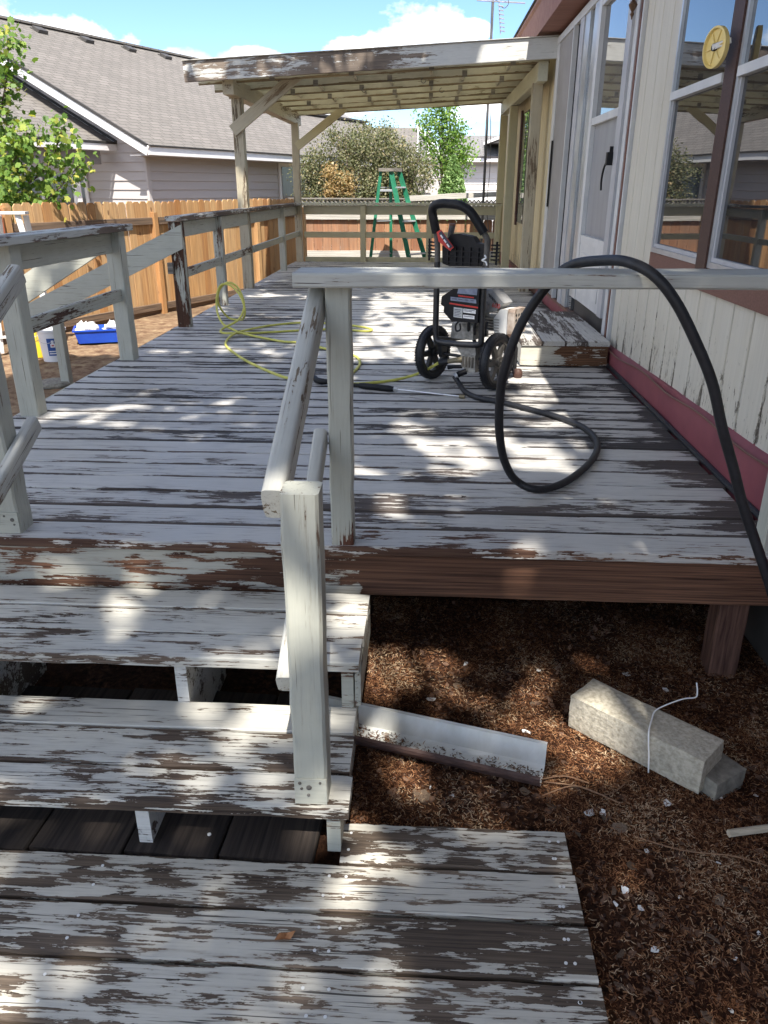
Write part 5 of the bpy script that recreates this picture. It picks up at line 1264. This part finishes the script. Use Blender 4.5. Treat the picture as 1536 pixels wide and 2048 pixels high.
# young green tree
yt = thing('young_tree', 'slender bright green young tree rising behind the far fence', 'tree', (.3, 22, GZ))
limb(yt, [(.35, 22, GZ), (.33, 22, 1.5), (.28, 22, 3.3)], .05, .01, 'trunk')
C = []
for b in ([(.33, 22, 1.2), (.0, 21.9, 2.2), (-.12, 21.9, 2.9)], [(.33, 22, 1.3), (.6, 22, 2.1), (.72, 22, 2.7)], [(.33, 22, 1.0), (.7, 22, 1.6), (.98, 22, 2.15)], [(.3, 22, 1.6), (.25, 22, 2.6), (.22, 22, 3.35)], [(.33, 22, 1.2), (.5, 22, 2.2), (.45, 22, 3.1)]):
    limb(yt, b, .02, .006, n=6); C += [tuple(p) for p in bezline(b, 6)[3:]]
leaves('crown', clumps(C, 4600, (.15, .15, .13)), .085, 'oval', 'young_leaf', yt, (0, -.5, .6), .9)
# round conifer
cn = thing('conifer', 'dense light-green cone shaped conifer behind the right end of the far fence', 'conifer', (.57, 20, GZ))
limb(cn, [(.57, 20, GZ), (.57, 20, .8), (.57, 20, 1.8)], .06, .01, 'trunk')
n_ = 9000; h = nr.beta(1.2, 1.6, n_); th = nr.uniform(0, 2*np.pi, n_); rr = .60*(1-h)**.75*nr.uniform(.75, 1.03, n_)*(1+.08*np.sin(th*5+h*9))
P = np.stack([.57+rr*np.cos(th), 20+rr*np.sin(th), .0+h*2.0], 1)
leaves('foliage', P, .07, 'quad', 'conifer_leaf', cn, (0, -.3, .7), .9)
# ------------------------------------------------------------------ the cedar overhead, whose shade dapples steps and deck
cd = thing('cedar_tree', 'tall spreading cedar above the viewer that dapples the steps and deck', 'tree', (2.9, -8.6, GZ))
limb(cd, [(2.9, -8.6, GZ-.1), (2.85, -8.5, 3), (2.6, -8.0, 8), (2.4, -7.6, 13)], .22, .08, 'trunk', n=12)
def dens(x, y):
    """leaf cover wanted above deck point (x, y)"""
    d = 7. + 0*x
    d = np.where((x > -.7) & (x < .8) & (y > 5.9) & (y < 10.4), .16, d)
    d = np.where((x > .5) & (y > 4.2) & (y < 7.6), .15, d)
    d = np.where(y >= 10.6, 5., d)
    d = np.where((x > .25) & (y >= 10.9), .0, d)
    d = np.where((x < -1.9) & (y > 8.6), 1.9, d)
    d = np.where((x < -3.0) & (y > 8.5), .0, d)
    d = np.where(y < 2.7, 1.9, d)
    d = np.where((y >= 2.7) & (y < 4.0) & (x > -.2), 2.1, d)
    return d
nS = 150000
X = nr.uniform(-4.3, 2.0, nS); Y = nr.uniform(-1.4, 13.4, nS)
clus = 1/(1+np.exp(-(wav(X, Y, 4.5, 21)*4+wav(X, Y, 11, 22)*3)*1.3-1.1))       # clumpy, with gaps
lam = dens(X, Y)*(.12+1.5*clus)
keep = nr.uniform(0, 1, nS) < lam*(6.3*14.8)/.0172/nS
X, Y = X[keep], Y[keep]
hgt = nr.uniform(6., 11.5, len(X)); t = hgt/SUN.z
P = np.stack([X+SUN.x*t, Y+SUN.y*t, hgt], 1)
leaves('crown', P, .32, 'oval', 'cedar_leaf', cd, tuple(SUN*.9), .8)
for (x, y, z) in ((-2, -2.5, 9.5), (-1, .5, 10), (0, -2, 9.2), (.8, -5.2, 9), (-.5, 3.5, 10.5), (-2.4, 1.5, 10.2), (1.4, -2.6, 9.6)):
    limb(cd, [(2.62, -8.0, 7.6), (2.55*.5+x*.5, -8*.5+y*.5, z-.4), (x, y, z)], .07, .01, n=6)
